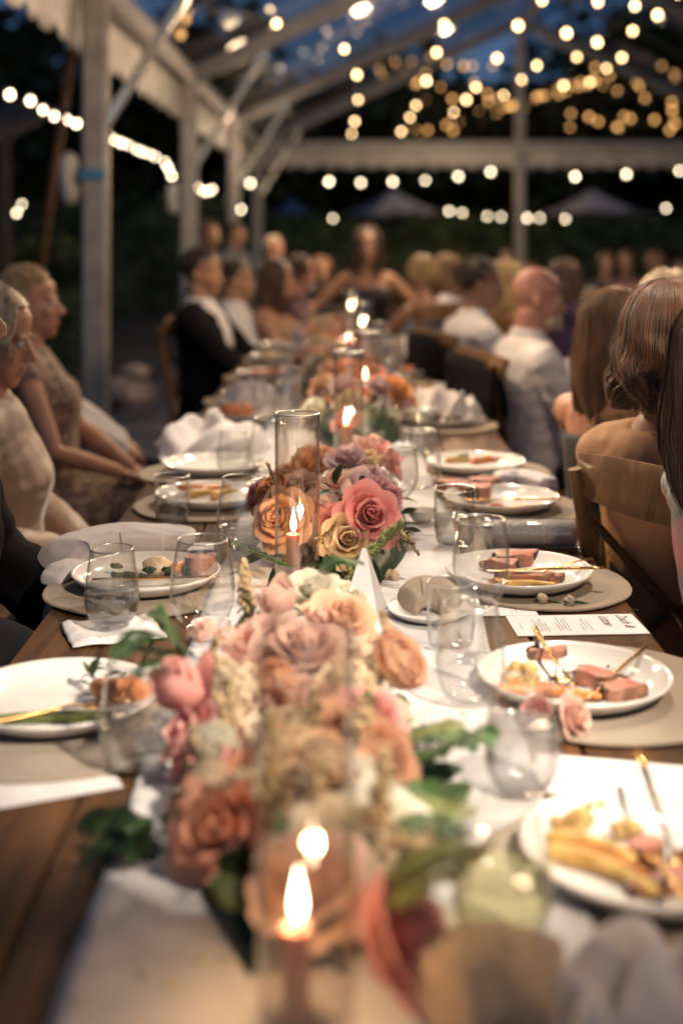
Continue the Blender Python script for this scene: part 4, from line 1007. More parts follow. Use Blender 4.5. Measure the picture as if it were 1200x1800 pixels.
def cloth_roll(name, label, pts, wd, ht, mat, seed=0, cat='napkin', seg=32, fold=.35):
    pts = [V(p) for p in pts]; n = 34; mb = MB(); rs = []; vs = []; fs = []
    for i in range(n):
        t = i / (n - 1); k = t * (len(pts) - 1); a = min(int(k), len(pts) - 2); f = k - a
        p0, p1, p2, p3 = pts[max(0, a - 1)], pts[a], pts[a + 1], pts[min(len(pts) - 1, a + 2)]
        c = .5 * ((2 * p1) + (p2 - p0) * f + (2 * p0 - 5 * p1 + 4 * p2 - p3) * f * f + (3 * p1 - p0 - 3 * p2 + p3) * f ** 3)
        q = pts[min(a + 1, len(pts) - 1)] - pts[a]; sd = V((0, 0, 1)).cross(q).normalized()
        w_ = wd[min(a, len(wd) - 1)] * (1 - f) + wd[min(a + 1, len(wd) - 1)] * f if isinstance(wd, (list, tuple)) else wd
        h_ = ht[min(a, len(ht) - 1)] * (1 - f) + ht[min(a + 1, len(ht) - 1)] * f if isinstance(ht, (list, tuple)) else ht
        ef = min(1, math.sin(math.pi * (.04 + .92 * t)) * 3.2)
        for j in range(seg):
            an = 2 * math.pi * j / seg; cx, cz = math.cos(an), math.sin(an)
            cr = abs(noise.noise(V((t * 4 + cx * 1.6, cx * 2.2 + seed, t * 1.5)))); c2_ = abs(noise.noise(V((t * 9 - cx * 3, seed * 2.0 + cx * 4, cz * 2))))
            r = 1.06 - (.5 + fold) * .55 * cr - .22 * max(0, .5 + fold) * c2_
            sx_ = math.copysign(abs(cx) ** (.62 if fold > .12 else .9), cx); sz_ = math.copysign(abs(cz) ** .8, cz)
            p = c + sd * sx_ * w_ / 2 * (.8 + .2 * r) * (.8 + .2 * ef) + V((0, 0, max(-.48, sz_ * .5 * r) * h_ * (.35 + .65 * ef)))
            vs.append(p)
    for i in range(n - 1):
        for j in range(seg): fs.append((i * seg + j, i * seg + (j + 1) % seg, (i + 1) * seg + (j + 1) % seg, (i + 1) * seg + j))
    fs += [tuple(reversed(range(seg))), tuple((n - 1) * seg + j for j in range(seg))]
    b = V(pts[0]); mb.add([p - b for p in vs], fs)
    o = ob(name, mb, mat, None, b); md = o.modifiers.new('s', 'SUBSURF'); md.levels = 1; md.render_levels = 1
    return tag(o, label, cat, 'cloth napkins on the table')
def cloth_sheet(name, label, c, sx, sy, rz, mat, hgt=.02, fq=16, seed=0, cat='napkin', n=26):   # crumpled square of cloth or paper
    def fn(u, v):
        x, y = (u - .5) * sx, (v - .5) * sy
        z = hgt * max(0, .55 * noise.noise(V((x * fq + seed, y * fq, 0))) + .35 * abs(noise.noise(V((x * fq * 2.3, y * fq * 2.3 + seed, 1)))) + .3)
        e = 1 + .05 * noise.noise(V((x * 30 + seed, y * 30, 4))); return V((x * e, y * e, z * min(1, 6 * min(u, 1 - u, v, 1 - v) + .25) + .001))
    o = ob(name, MB().grid(fn, n, n), mat, None, c, (0, 0, rz)); md = o.modifiers.new('t', 'SOLIDIFY'); md.thickness = .0012; md.offset = 1
    return tag(o, label, cat, 'cloth napkins on the table' if cat == 'napkin' else None)

def heap(label, c, sx, sy, rz, h, seed, mat=None):   # a cloth napkin dropped in a crumpled heap
    n = 46
    def fn(u, v):
        x, y = 2 * u - 1, 2 * v - 1
        wx = x + .25 * noise.noise(V((x * 1.3 + seed, y * 1.3, 0))); wy = y + .25 * noise.noise(V((x * 1.3, y * 1.3 + seed, 5)))
        e = max(0, 1 - (abs(x) ** 2.6 + abs(y) ** 2.6) ** .9); env = e ** .45 if e > 0 else 0
        ph = wx * 3.4 + 1.5 * wy * math.sin(seed) + 1.6 * noise.noise(V((wy * 1.1, seed * 2.0, wx * .6))); fr = abs((ph % 2) - 1)
        p2_ = wy * 2.6 - 1.2 * wx + 1.4 * noise.noise(V((wx * 1.2, seed + 4.0, wy))); f2 = abs((p2_ % 2) - 1)
        z = h * env * max(.10, .34 + .42 * (fr * fr * (3 - 2 * fr)) + .20 * f2 ** 1.5 + .22 * noise.noise(V((wx * 1.2 + seed, wy * 1.2, 1)))) + .002
        k = 1 + .10 * noise.noise(V((x * 2 + seed, y * 2, 9)))
        return V((x * sx / 2 * k, y * sy / 2 * k, z))
    o = ob('linen_napkin', MB().grid(fn, n, n), mat or m_napkin, None, (c[0], c[1], TZ + .001 if len(c) < 3 else c[2]), (0, 0, rz)); md = o.modifiers.new('t', 'SOLIDIFY'); md.thickness = .0016; md.offset = 1
    return tag(o, label, 'napkin', 'cloth napkins on the table')
# ---- right side, place 1 (nearest)
p1 = pt(1150, 1492, .025)
placemat(p1.x + .03, p1.y - .03, .205, .195, 'nearest right placemat, under the plate at the lower right corner', 1)
plate1 = plate(p1.x, p1.y, 'nearest right dinner plate with roast vegetables, cut by the right picture edge')
def on(px, py, h=0): q = pt(px, py, PZ - TZ + .002 + h); q.z = PZ + h; return q
cauli(on(1008, 1460), .021, 'browned cauliflower floret at the left rim of the nearest right plate', 1)
cauli(on(1038, 1425), .013, 'small cauliflower floret farthest back on the nearest right plate', 2)
cauli(on(1100, 1470), .016, 'cauliflower floret in the middle of the nearest right plate beside the fork', 3)
stick(on(1105, 1405), .2, .022, .005, m_parsnip, 'short parsnip end lying alone at the back of the nearest right plate', 'parsnip', 'parsnip')
stick(on(1060, 1545), -.75, .10, .0095, m_parsnip, 'long yellow parsnip at the near rim of the nearest right plate', 'parsnip', 'parsnip', .5)
stick(on(1085, 1530), -.75, .09, .006, m_carrot, 'thin roast carrot beside the yellow parsnip on the nearest right plate', 'carrot', 'carrot', .4)
stick(on(1040, 1500), -.55, .075, .008, m_parsnip, 'golden parsnip behind the carrots on the nearest right plate', 'parsnip', 'parsnip', .6)
stick(on(1110, 1515), -.65, .07, .0055, m_carrot, 'thin roast carrot nearest the fork on the nearest right plate', 'carrot', 'carrot', .4)
meat(on(1135, 1500), .5, (.032, .026, .012), 'small pale roast slice under the fork on the nearest right plate', 2)
meat(on(1125, 1565), .9, (.024, .018, .010), 'dark roast scrap at the near rim of the nearest right plate', 3)
meat(on(1185, 1555), .2, (.05, .03, .012), 'roast slice at the right of the nearest right plate by the knife', 5)
sauce((p1.x, p1.y, PZ + .0006), [(-.02, -.02, .03, .02, .3), (.03, .01, .025, .012, 1), (.0, .045, .012, .005, .4)], plate1)
b_ = on(1178, 1500, .003); a_ = pw(1120, 1322, 1.30); cutlery(FK, a_, b_, 'gold fork propped steeply on the nearest right plate')
cutlery(KN, on(1215, 1600, .03), on(1150, 1500, .006), 'gold knife across the right of the nearest right plate')
c_ = pt(1085, 1372); card((c_.x, c_.y), .18, .1, -.22, 'blank white card tucked behind the nearest right plate')
# ---- right place 2
p2 = pt(1008, 1188, .025)
placemat(p2.x + .035, p2.y + .005, .185, .18, 'right placemat under the second plate from the camera', 2)
plate2 = plate(p2.x, p2.y, 'second right dinner plate with pink roast slices and gold cutlery')
cauli(on(913, 1200), .024, 'roast cauliflower piece at the left of the second right plate', 5); cauli(on(928, 1208), .016, 'pale cauliflower crumb lump beside the big piece on the second right plate', 6)
stick(on(965, 1226), -.16, .118, .0078, m_carrot, 'long roast carrot along the near rim of the second right plate', 'carrot', 'carrot', .55)
stick(on(948, 1214), -.3, .06, .006, m_carrot, 'short roast carrot behind the long one on the second right plate', 'carrot', 'carrot', .6)
meat(on(958, 1158), .15, (.05, .02, .016), 'browned roast end at the back of the second right plate', 1)
meat(on(1046, 1200), -.35, (.05, .038, .018), 'thick pink roast slice in the middle of the second right plate', 2)
meat(on(1092, 1222), .25, (.062, .03, .016), 'pink roast slice at the right near rim of the second right plate', 4)
sauce((p2.x, p2.y, PZ + .0006), [(.03, .045, .035, .006, -.25), (.055, .02, .03, .004, -.5), (.06, .035, .012, .004, .4), (.075, -.005, .018, .005, .2), (.0, -.02, .012, .008, .2), (-.02, .03, .012, .006, .6), (.02, -.045, .02, .008, 0)], plate2)
for i in range(5): stick(on(1075 + 12 * i, 1172 + (i * 7) % 17), i * .8, .012, .0016, m_sauce, 'tiny roast shred in the gravy, second right plate, ' + ('leftmost', 'second from left', 'middle', 'second from right', 'rightmost')[i] + ' of five', 'meat_shred', 'shred', group='shreds in the gravy')
cutlery(FK, pw(938, 1106, 1.80), on(1006, 1222, .001), 'gold fork standing tines down on the second right plate')
cutlery(KN, pw(1136, 1140, 1.74), on(1024, 1232, .004), 'gold knife leaning over the pink slices of the second right plate', .5)
q = pt(978, 1292); q.z += .014
tr = thing('fallen_rose', 'small pale pink rose head lying on the rim of the second right placemat', 'rose', q)
flower('rose', 'blush', tr, q + V((.012, 0, .006)), .026, (.8, -.5, .3), spin=1)
flower('rose', 'pink', tr, q + V((-.02, .01, .004)), .022, (-.7, -.5, .4), spin=2)
m_c = pt(1012, 1100); mn = card((m_c.x, m_c.y), .195, .098, .06, 'white printed menu card with a large handwritten style title, behind the second right plate')
write('Zach &', mn, .070, .044, .022, -math.pi / 2, .35); write('Lizzie', mn, .042, .040, .022, -math.pi / 2, .35)
textlines(mn, [(.018, -.03, .02), (.012, -.025, .028), (.006, -.03, .0), (-.014, -.03, .03), (-.019, -.03, .02), (-.024, -.03, .034), (-.029, -.03, .012), (-.046, -.03, .01), (-.051, -.03, .026), (-.056, -.03, .02), (-.061, -.03, .03), (-.084, -.02, .012)])
q = pt(892, 1075); pc = card((q.x, q.y), .085, .055, .04, 'small white place card left of the white rosebuds', 'place_card', 'place card')
textlines(pc, [(.012, -.012, .016), (.004, -.016, -.004)])
def bud(px, py, col, label, d, r=.014, tail=None):
    q = pt(px, py); q.z += r * .8; t = thing('rosebud', label, 'rosebud', q); flower('tulip', col, t, q - V(d).normalized() * r, r, d, spin=.5)
    mb = MB(); b = -V(d).normalized(); tl = tail or .09
    mb.tube([b * r, b * tl * .5 + V((0, .004, -.006)), b * tl + V((0, -.004, -.008))], [.0022, .0014, .001], 6); ob('stem', mb, m_stemg, t)
bud(948, 1066, 'cream', 'cream rosebud, left of the pair lying by the menu card', (-.95, .1, .05)); bud(995, 1070, 'white', 'white rosebud, right of the pair lying by the menu card', (-.95, -.2, .1), .015, .12)
# ---- right place 3
p3 = pt(911, 1003, .025)
placemat(p3.x + .025, p3.y + .012, .175, .152, 'right placemat under the third plate with crossed cutlery', 3)
plate(p3.x, p3.y, 'third right dinner plate with sliced roast and crossed gold cutlery')
for i, (px, py, rz, sz) in enumerate(((905, 990, .2, (.08, .045, .02)), (880, 1000, -.3, (.05, .035, .018)), (930, 1022, .1, (.07, .026, .014)), (965, 1020, .5, (.05, .024, .012)), (900, 1018, .0, (.06, .022, .012)))):
    meat(on(px, py), rz, sz, ('largest browned roast slab on the third right plate', 'roast piece at the left of the slab on the third right plate', 'long roast strip under the crossed cutlery on the third right plate', 'roast scrap closest to the right rim of the third right plate', 'roast strip at the near side of the third right plate')[i], i)
stick(on(930, 1030), .05, .08, .006, m_parsnip, 'golden parsnip along the near rim of the third right plate', 'parsnip', 'parsnip'); cauli(on(858, 1000), .016, 'cauliflower lump at the left of the third right plate', 8)
cutlery(FK, pw(1040, 978, 2.2), on(905, 1006, .012), 'upper gold fork lying across the third right plate', 3.14)
cutlery(KN, pw(1062, 1001, 2.12), on(900, 1002, .014), 'lower gold knife lying across the third right plate')
sp = pt(755, 1092); plate(sp.x, sp.y, 'small bread plate with a folded beige napkin, left of the wine glasses', .52, TZ + .009)
cloth_roll('linen_napkin', 'folded beige linen napkin arched on the small bread plate', [pt(712, 1086) + V((0, 0, .020)), pt(738, 1082) + V((0, 0, .036)), pt(770, 1082) + V((0, 0, .034)), pt(796, 1088) + V((0, 0, .022))], .06, .045, m_linen, 3, fold=-.3)
sheet = placemat(pt(760, 1015).x, pt(760, 1015).y, .085, .075, 'spare round beige linen cloth on the runner beside the third right plate', 8)
# clutch bag
cb = thing('clutch_bag', 'silver sparkling clutch bag with clear ends at the right table edge', 'bag', tuple(pt(933, 962)), -.04)
m_spark = pm('silver_sparkle', (.62, .59, .61), .35, .1, var=.14, scale=220, bump=.7, bscale=500)
m_acr = glass_mat('clear_acrylic', gl=2.2)
mb = MB(); mb.rings([((x, 0, .027), (0, .027 * f, 0), (0, 0, .027 * f)) for x, f in ((-.072, .8), (-.070, .9), (0, .92), (.080, .9), (.082, .8))], 20); ob('sparkling_body', sharp(mb.mesh('sparkling_body'), 50), m_spark, cb)
mb = MB(); mb.rings([((x, 0, .027), (0, .026 * f, 0), (0, 0, .026 * f)) for x, f in ((-.095, .9), (-.093, 1), (-.076, 1.03), (.085, 1.03), (.091, 1), (.093, .9))], 24); ob('clear_case', sharp(mb.mesh('clear_case'), 50), m_acr, cb)
q = pt(873, 908); fp_ = thing('fallen_rose', 'small coral bloom lying behind the silver clutch bag', 'rose', tuple(q)); flower('ranunculus', 'coral', fp_, q + V((0, 0, .008)), .02, (.2, -.4, .9), split=False)
# ---- right place 4, 5, 6 ...
p4 = pt(880, 875, .025); placemat(p4.x + .01, p4.y, .18, .17, 'right placemat under the fourth plate, behind the clutch bag', 4); plate(p4.x, p4.y, 'fourth right dinner plate with dark roast, behind the clutch bag')
for i, (px, py) in enumerate(((800, 868), (850, 862), (842, 876))): meat(on(px, py), i * .6, (.07, .045, .03), ('dark roast lump at the left of the fourth right plate', 'dark roast lump farthest back on the fourth right plate', 'dark roast lump near the gold cutlery on the fourth right plate')[i], i + 2)
mb = MB(); soft_blob(mb, (0, 0, .016), (.028, .02, .017), .3, 40); food('bread_roll', 'dark crusty roll at the back of the fourth right plate', 'bread roll', mb, m_crust, on(855, 858))
cutlery(KN, pw(985, 880, 2.72), on(850, 878, .012), 'gold knife lying across the fourth right plate'); cutlery(FK, pw(965, 884, 2.7), on(832, 886, .01), 'gold fork lying across the fourth right plate', 3.14)
cloth_roll('linen_napkin', 'white rolled napkin behind the fourth right plate', [pt(868, 862) + V((0, 0, .02)), pt(915, 860) + V((0, 0, .024)), pt(968, 872) + V((0, 0, .02))], .06, .045, m_napkin, 5)
q = pt(742, 925); bw = MB(); bw.lathe([(0, .002), (.018, .002), (.026, .012), (.029, .024), (.030, .025), (.028, .024), (.025, .013), (.017, .005), (0, .004)], 24)
tag(ob('dip_bowl', bw, m_plate, None, (q.x, q.y, TZ + .009)), 'tiny white dip bowl beside the stemmed glass and the pink rose', 'bowl')
p5 = pt(835, 812, .025); placemat(p5.x + .01, p5.y - .02, .18, .17, 'right placemat under the fifth plate of green and orange food', 5); plate(p5.x, p5.y, 'fifth right dinner plate with carrots and beans, blurred')
for i in range(5): stick(on(795 + 22 * i, 806 + (i % 2) * 6), .1 * i, .09, .008, (m_carrot, m_parsnip, m_aspar)[i % 3], ('orange carrot strip at the left end', 'yellow parsnip strip, second from left', 'green bean strip in the middle', 'orange carrot strip, second from right', 'yellow parsnip strip at the right end')[i] + ' of the fifth right plate', 'roast_vegetable', 'vegetable', group='vegetable strips on the fifth right plate')
q = pt(772, 740); heap('large lilac white napkin heaped on the far right table edge', (q.x, q.y), .26, .30, .3, .11, 6)
far = 'blurred %s on the distant right side of the table'; farl = 'blurred %s on the distant left side of the table'
ORD = ('nearest', 'second', 'middle', 'fourth', 'farthest')
for i, Y in enumerate((3.95, 4.7, 5.3, 5.9, 6.5)):
    far = ORD[i] + ' of the five blurred far settings on the right, its %s'
    placemat(.30, Y, .18, .17, far % 'placemat', 20 + i); plate(.29, Y, far % 'dinner plate')
    mb = MB()
    for k in range(4): soft_blob(mb, (R.uniform(-.05, .05), R.uniform(-.05, .05), .012), (.03, .025, .018), .4, 40, seed=k)
    food('food_heap', far % 'heap of roast dinner', 'food', mb, (m_crust, m_cauli, m_salmon)[i % 3], (.29, Y, PZ), 0, 'heaps of food on distant plates')
    glass('bowl', .16, Y - .18, far % 'round stemless glass'); glass('water', .20, Y + .12, far % 'water glass', fill=.45)
    if i != 1: heap(far % 'crumpled white napkin', (.37, Y + .24), .16, .2, i * .7, .06, i)
for i, Y in enumerate((4.5, 5.2, 5.9, 6.5)):
    farl = ('nearest', 'second', 'third', 'farthest')[i] + ' of the four blurred far settings on the left, its %s'
    placemat(-.30, Y, .18, .17, farl % 'placemat', 30 + i); plate(-.29, Y, farl % 'dinner plate')
    mb = MB()
    for k in range(4): soft_blob(mb, (R.uniform(-.05, .05), R.uniform(-.05, .05), .012), (.03, .025, .018), .4, 40, seed=k)
    food('food_heap', farl % 'heap of roast dinner', 'food', mb, (m_mash, m_salmon, m_cauli)[i % 3], (-.29, Y, PZ), 0, 'heaps of food on distant plates')
    glass('bowl', -.17, Y - .2, farl % 'round stemless glass'); glass('water', -.21, Y + .1, farl % 'water glass', fill=.45)
# ---- right glasses
def G(kind, px, py, label, **k): q = pt(px, py); return glass(kind, q.x, q.y, label, **k)
G('stem', 845, 1172, 'stemmed wine glass standing tallest between the second and third right plates')
G('tumbler', 792, 1150, 'narrow empty tumbler left of the tall stemmed wine glass', s_=.92)
G('bowl', 826, 1248, 'wide empty stemless glass in front of the tall stemmed wine glass', s_=.92)
G('water', 917, 1402, 'bright stemless glass of water left of the nearest right plate', s_=.98, fill=.62)
G('bowl', 882, 1690, 'stemless glass of lime yellow drink, nearest the camera at the right', s_=.86, fill=.52, drink=m_drink)
G('tumbler', 799, 968, 'water tumbler left of the silver clutch bag', s_=1.06, fill=.5)
G('stem', 706, 938, 'stemmed wine glass right of the hot pink rose', s_=.84)
G('bowl', 738, 868, 'blurred round glass behind the stemmed glass by the pink rose')
G('water', 745, 800, 'blurred water glass right of the third hurricane', fill=.5); G('bowl', 700, 742, 'blurred round glass right of the fourth hurricane')
# ---- left place 1
l1 = pt(105, 1222, .025); placemat(l1.x + .01, l1.y - .015, .19, .18, 'nearest left placemat, under the plate cut by the left picture edge', 6); plate(l1.x, l1.y, 'nearest left dinner plate with salmon and asparagus, cut by the left picture edge')
mb = MB()
for i, (x, y) in enumerate(((0, 0), (.018, .004), (-.016, .003), (.03, -.004))): soft_blob(mb, (x, y, .012), (.016, .014, .014), .35, 90, seed=i)
food('salmon_piece', 'orange salmon chunk at the right of the nearest left plate', 'salmon', mb, m_salmon, on(203, 1226))
for i in range(7):
    q = on(188 + (i * 13) % 26, 1200 + (i * 7) % 12, .012); 
sg = thing('herb_sprig', 'dark green herb sprig behind the salmon on the nearest left plate', 'herb', on(185, 1212))
for i in range(12): leaf(sg, V(sg.location) + V((R.uniform(-.03, .012), R.uniform(-.01, .03), R.uniform(.006, .03))), (R.gauss(0, 1), R.gauss(.3, .6), R.uniform(.2, 1)), R.uniform(.016, .028), m_leafd, R)
for i, (px, py, a) in enumerate(((95, 1262, .08), (110, 1268, .05), (70, 1270, .12))): stick(on(px, py), a, .13, .0042, m_aspar, ('asparagus spear farthest back on the nearest left plate', 'asparagus spear in the middle on the nearest left plate', 'asparagus spear closest to the rim of the nearest left plate')[i], 'asparagus_spear', 'asparagus', 1.2, .006)
mb = MB(); soft_blob(mb, (0, 0, .005), (.009, .008, .007), .4, 120); food('crumb', 'pale scrap of bread at the back of the nearest left plate', 'crumb', mb, m_mash, on(119, 1175))
cutlery(FK, pw(-45, 1278, 1.5), on(148, 1244, .006), 'gold fork laid over the asparagus on the nearest left plate')
q = pt(75, 1378); card((q.x - .01, q.y), .17, .1, .42, 'white card under the near edge of the nearest left placemat')
G('water', 243, 1352, 'stemless water glass at the left beside the pink foreground flowers', s_=1.05, fill=.42)
# ---- left place 2
l2 = pt(257, 1007, .025); placemat(l2.x, l2.y - .01, .175, .16, 'left placemat under the second plate, behind the sharp water glass', 7); plate(l2.x, l2.y, 'second left dinner plate with mash and herbs, behind the sharp water glass')
mb = MB(); soft_blob(mb, (0, 0, .014), (.026, .02, .017), .35, 70); food('mash_mound', 'pale mash mound on the second left plate', 'mash', mb, m_mash, on(279, 1008))
mb = MB()
for i in range(14): soft_blob(mb, (R.uniform(-.07, .06), R.uniform(-.014, .012), .005 + (.012 if i % 3 == 0 else 0)), (.012, .008, .005), .5, 140, 5, 7, seed=i)
food('herb_bed', 'chopped dark herbs around the mash on the second left plate', 'herbs', mb, m_herb, on(272, 1014))
stick(on(335, 1000, .008), .9, .07, .010, m_carrot, 'browned carrot upright at the right of the second left plate', 'carrot', 'carrot'); meat(on(352, 1006), .4, (.05, .035, .03), 'dark roast lump at the right of the second left plate', 1)
cutlery(KN, on(162, 1020, .016), on(318, 1016, .014), 'gold knife resting along the near side of the second left plate')
cloth_roll('linen_napkin', 'large lavender white napkin folded behind the second left plate', [pw(98, 1006, 2.26), pw(125, 972, 2.30), pw(200, 952, 2.36), pw(290, 948, 2.38), pw(344, 944, 2.38)], [.09, .12, .13, .11, .06], [.035, .05, .058, .05, .03], m_napkin, 1, fold=.3)
cloth_roll('linen_napkin', 'drooping cloth corner over the left table edge', [pw(88, 1022, 2.17), pw(108, 1004, 2.2), pw(135, 992, 2.26)], [.04, .06, .05], [.02, .028, .024], m_napkin, 9)
q = pt(352, 962); card((q.x, q.y), .05, .055, .1, 'small white place card behind the second left plate', 'place_card', 'place card')
q = pt(192, 1112); cloth_sheet('paper_napkin', 'crumpled white paper napkin under the sharp water glass on the left', (q.x + .005, q.y, TZ + .001), .135, .12, .35, m_paper, .014, 26, 2, 'paper napkin')
q = pt(197, 1110); glass('water', q.x, q.y, 'sharp stemless water glass on the crumpled paper napkin at the left', fill=.5, z=TZ + .010)
G('bowl', 356, 1118, 'large empty stemless glass right of the second left plate', s_=1.0)
q = pt(372, 1135); bw2 = bw.mesh('dip_bowl'); bw2.materials.append(m_plate); tag(ob('dip_bowl', bw2, None, None, (q.x, q.y, TZ + .009)), 'tiny white dip bowl beside the large empty glass at the left', 'bowl')
G('bowl', 426, 972, 'large round glass with a sip of water, left of the sharp hurricane', s_=.98, fill=.28)
G('tumbler', 303, 922, 'half full water tumbler at the left behind the lavender napkin', s_=.98, fill=.55)
# ---- left place 3, 4, 5
l3 = pt(372, 868, .025); placemat(l3.x, l3.y, .18, .16, 'left placemat under the third plate of orange food', 9); plate(l3.x, l3.y, 'third left dinner plate with orange and yellow food')
for i in range(4): stick(on(345 + 17 * i, 864 + (i % 2) * 8), .3 * i, .07, .010, (m_carrot, m_parsnip)[i % 2], ('orange carrot piece at the left', 'yellow parsnip piece left of centre', 'orange carrot piece right of centre', 'yellow parsnip piece at the right')[i] + ' on the third left plate', 'roast_vegetable', 'vegetable', group='vegetable pieces on the third left plate')
l4 = pt(375, 818, .02); placemat(l4.x - .02, l4.y, .17, .15, 'left placemat under the emptied fourth plate', 10); plate(l4.x, l4.y, 'fourth left dinner plate, emptied, below the bright white napkin')
q = pt(372, 800); heap('bright white napkin heaped beyond the emptied fourth left plate', (q.x, q.y + .06), .30, .30, .2, .115, 11)
l5 = pt(432, 728, .02); placemat(l5.x - .02, l5.y, .17, .16, 'left placemat under the fifth plate with the white heap', 12); plate(l5.x, l5.y, 'fifth left dinner plate with the white heap and orange food')
mb = MB(); [soft_blob(mb, (R.uniform(-.05, .05), R.uniform(-.04, .04), .014), (.03, .025, .02), .4, 50, seed=k) for k in range(4)]; food('salmon_piece', 'orange food heap on the fifth left plate', 'salmon', mb, m_salmon, on(420, 728))
q = pt(440, 725); heap('white cloth heap on the fifth left plate', (q.x, q.y, PZ), .22, .18, .5, .10, 12)
G('water', 410, 838, 'dark blurred glass right of the emptied fourth left plate', fill=.4); G('bowl', 472, 838, 'blurred round glass left of the third flower arrangement'); G('bowl', 505, 752, 'blurred round glass left of the fourth flower arrangement'); G('stem', 690, 690, 'blurred stemmed glass far along the runner')
G('bowl', 540, 690, 'blurred round glass far along the runner on the left')
# ---- foreground
q = pt(790, 1035)
tc = thing('table_card', 'white folded tent card behind the front flowers', 'table card', tuple(pt(640, 1090) + V((0, 0, .009))), -.25)
mb = MB(); h_, w_ = .100, .030
mb.add([(-w_, -.035, 0), (w_, -.035, 0), (.003, 0, h_), (-.003, 0, h_)], [(0, 1, 2, 3)]); mb.add([(-w_, .035, 0), (w_, .035, 0), (.003, .0008, h_), (-.003, .0008, h_)], [(1, 0, 3, 2)])
tco = ob('folded_card', mb.mesh('folded_card', False), m_paper, tc)
cloth_roll('linen_napkin', 'tan linen napkin rolled up, nearest the camera at the bottom edge', [pt(765, 1835) + V((0, 0, .03)), pt(860, 1790) + V((0, 0, .035)), pt(985, 1810) + V((0, 0, .03))], .085, .06, m_tan, 21, fold=.1)
q = pt(1150, 1835); heap('white napkin heap at the bottom right corner', (q.x, q.y), .18, .16, .4, .075, 22)
q = pt(800, 1705); plate(q.x, q.y, 'small white bread plate in the foreground behind the tan napkin', .42, TZ + .009)
m_pet = PET['white']
fpet = mk_leaf(1, .42, -.25, .2)
for i, (px, py) in enumerate(((352, 1722), (432, 1690), (404, 1706), (460, 1718), (470, 1745), (300, 1765), (270, 1740), (150, 1772), (805, 1270), (770, 1300))):
    q = pt(px, py); o = ob('fallen_petal', fpet, None, None, q + V((0, 0, .0095 if q.x > -.21 else .002)), (.1, .1, i * 1.3), objmat=m_pet); o.scale = (.012,) * 3; tag(o, 'small white petal lying ' + ('on the runner left of the nearest hurricane', 'on the runner closest to the nearest hurricane at its left', 'between two petals left of the nearest hurricane', 'just left of the foot of the nearest candle', 'below the petals beside the nearest candle', 'near the bottom of the runner, third from its left edge', 'near the bottom of the runner, second from its left edge', 'at the left bottom edge of the runner', 'right of the front flowers by the bright water glass', 'right of the front flowers, behind the bright water glass')[i], 'petal', 'white petals fallen on the runner')
# ------------------------------------------------------------------ people
def skin_mat(name, c): return pm(name, c, .48, var=.10, scale=14, sss=.12, bump=.06, bscale=180)
SK = {'fair': skin_mat('fair_skin', (.50, .25, .165)), 'pink': skin_mat('ruddy_skin', (.54, .26, .19)), 'tan': skin_mat('tanned_skin', (.44, .235, .145)), 'brown': skin_mat('brown_skin', (.30, .16, .10))}
m_lip = pm('lips', (.42, .14, .12), .4)
m_eye = pm('eye_white', (.6, .58, .55), .15); m_iris = pm('iris', (.03, .025, .02), .15)
def hair_mat(name, c, c2): return pm(name, c, .42, var=.3, scale=45, stretch=(1, 1, .08), col2=c2, bump=.08, bscale=240, sheen=.1)
HR = {'grey': hair_mat('silver_blond_hair', (.58, .48, .35), (.33, .26, .18)), 'ash': hair_mat('ash_blond_hair', (.48, .35, .21), (.24, .16, .09)), 'brown': hair_mat('chestnut_hair', (.15, .060, .024), (.045, .018, .008)),
      'dark': hair_mat('dark_hair', (.030, .018, .012), (.010, .007, .005)), 'light': hair_mat('light_brown_hair', (.25, .13, .055), (.09, .045, .02)), 'blond': hair_mat('blond_hair', (.46, .31, .14), (.26, .16, .07)), 'white': hair_mat('pale_hair', (.60, .50, .37), (.45, .36, .26)), 'deep': hair_mat('deep_brown_hair', (.075, .034, .015), (.026, .012, .007))}
CL = {'tan_satin': pm('tan_satin', (.32, .215, .155), .5, var=.08, scale=5, sheen=.4, bump=.25, bscale=22, spec=.3), 'lace': pattern_mat('beige_lace', [(.50, .38, .28), (.40, .29, .22), (.24, .16, .12), (.15, .10, .08)], 46, bump=.5),
      'lace2': pattern_mat('rose_lace', [(.40, .27, .20), (.30, .20, .15), (.16, .10, .08), (.08, .055, .045)], 60, bump=.5), 'white': pm('white_shirt', (.76, .73, .74), .8, var=.04, scale=5, sheen=.2, bump=.35, bscale=14),
      'black': pm('black_suit', (.007, .007, .010), .9, var=.3, scale=8, spec=.15, bump=.35, bscale=14), 'floral': pattern_mat('floral_blouse', [(.50, .10, .13), (.52, .17, .19), (.42, .20, .20), (.16, .20, .16), (.30, .27, .26)], 15, .55, bump=.1),
      'dark': pm('dark_dress', (.02, .018, .02), .8, var=.3, sheen=.1), 'tan': pm('tan_dress', (.34, .19, .11), .7, var=.2), 'blue': pm('pale_blue_dress', (.42, .46, .54), .7, var=.15), 'purple': pm('purple_dress', (.06, .03, .10), .7, var=.2), 'mauve': pm('mauve_top', (.16, .08, .09), .7, var=.2), 'nude': pm('nude_dress', (.62, .33, .16), .7, var=.08, scale=4, bump=.12, bscale=20), 'grey': pm('slate_dress', (.09, .10, .12), .7, var=.2)}
TORSO_M = [(.455, .160, .115, -.02), (.50, .175, .13, -.02), (.57, .168, .122, -.012), (.66, .150, .108, 0), (.76, .150, .108, .005), (.86, .166, .115, .006), (.94, .176, .112, 0), (1.0, .168, .098, -.008), (1.035, .130, .082, -.012), (1.065, .085, .066, -.010), (1.09, .060, .058, -.004)]
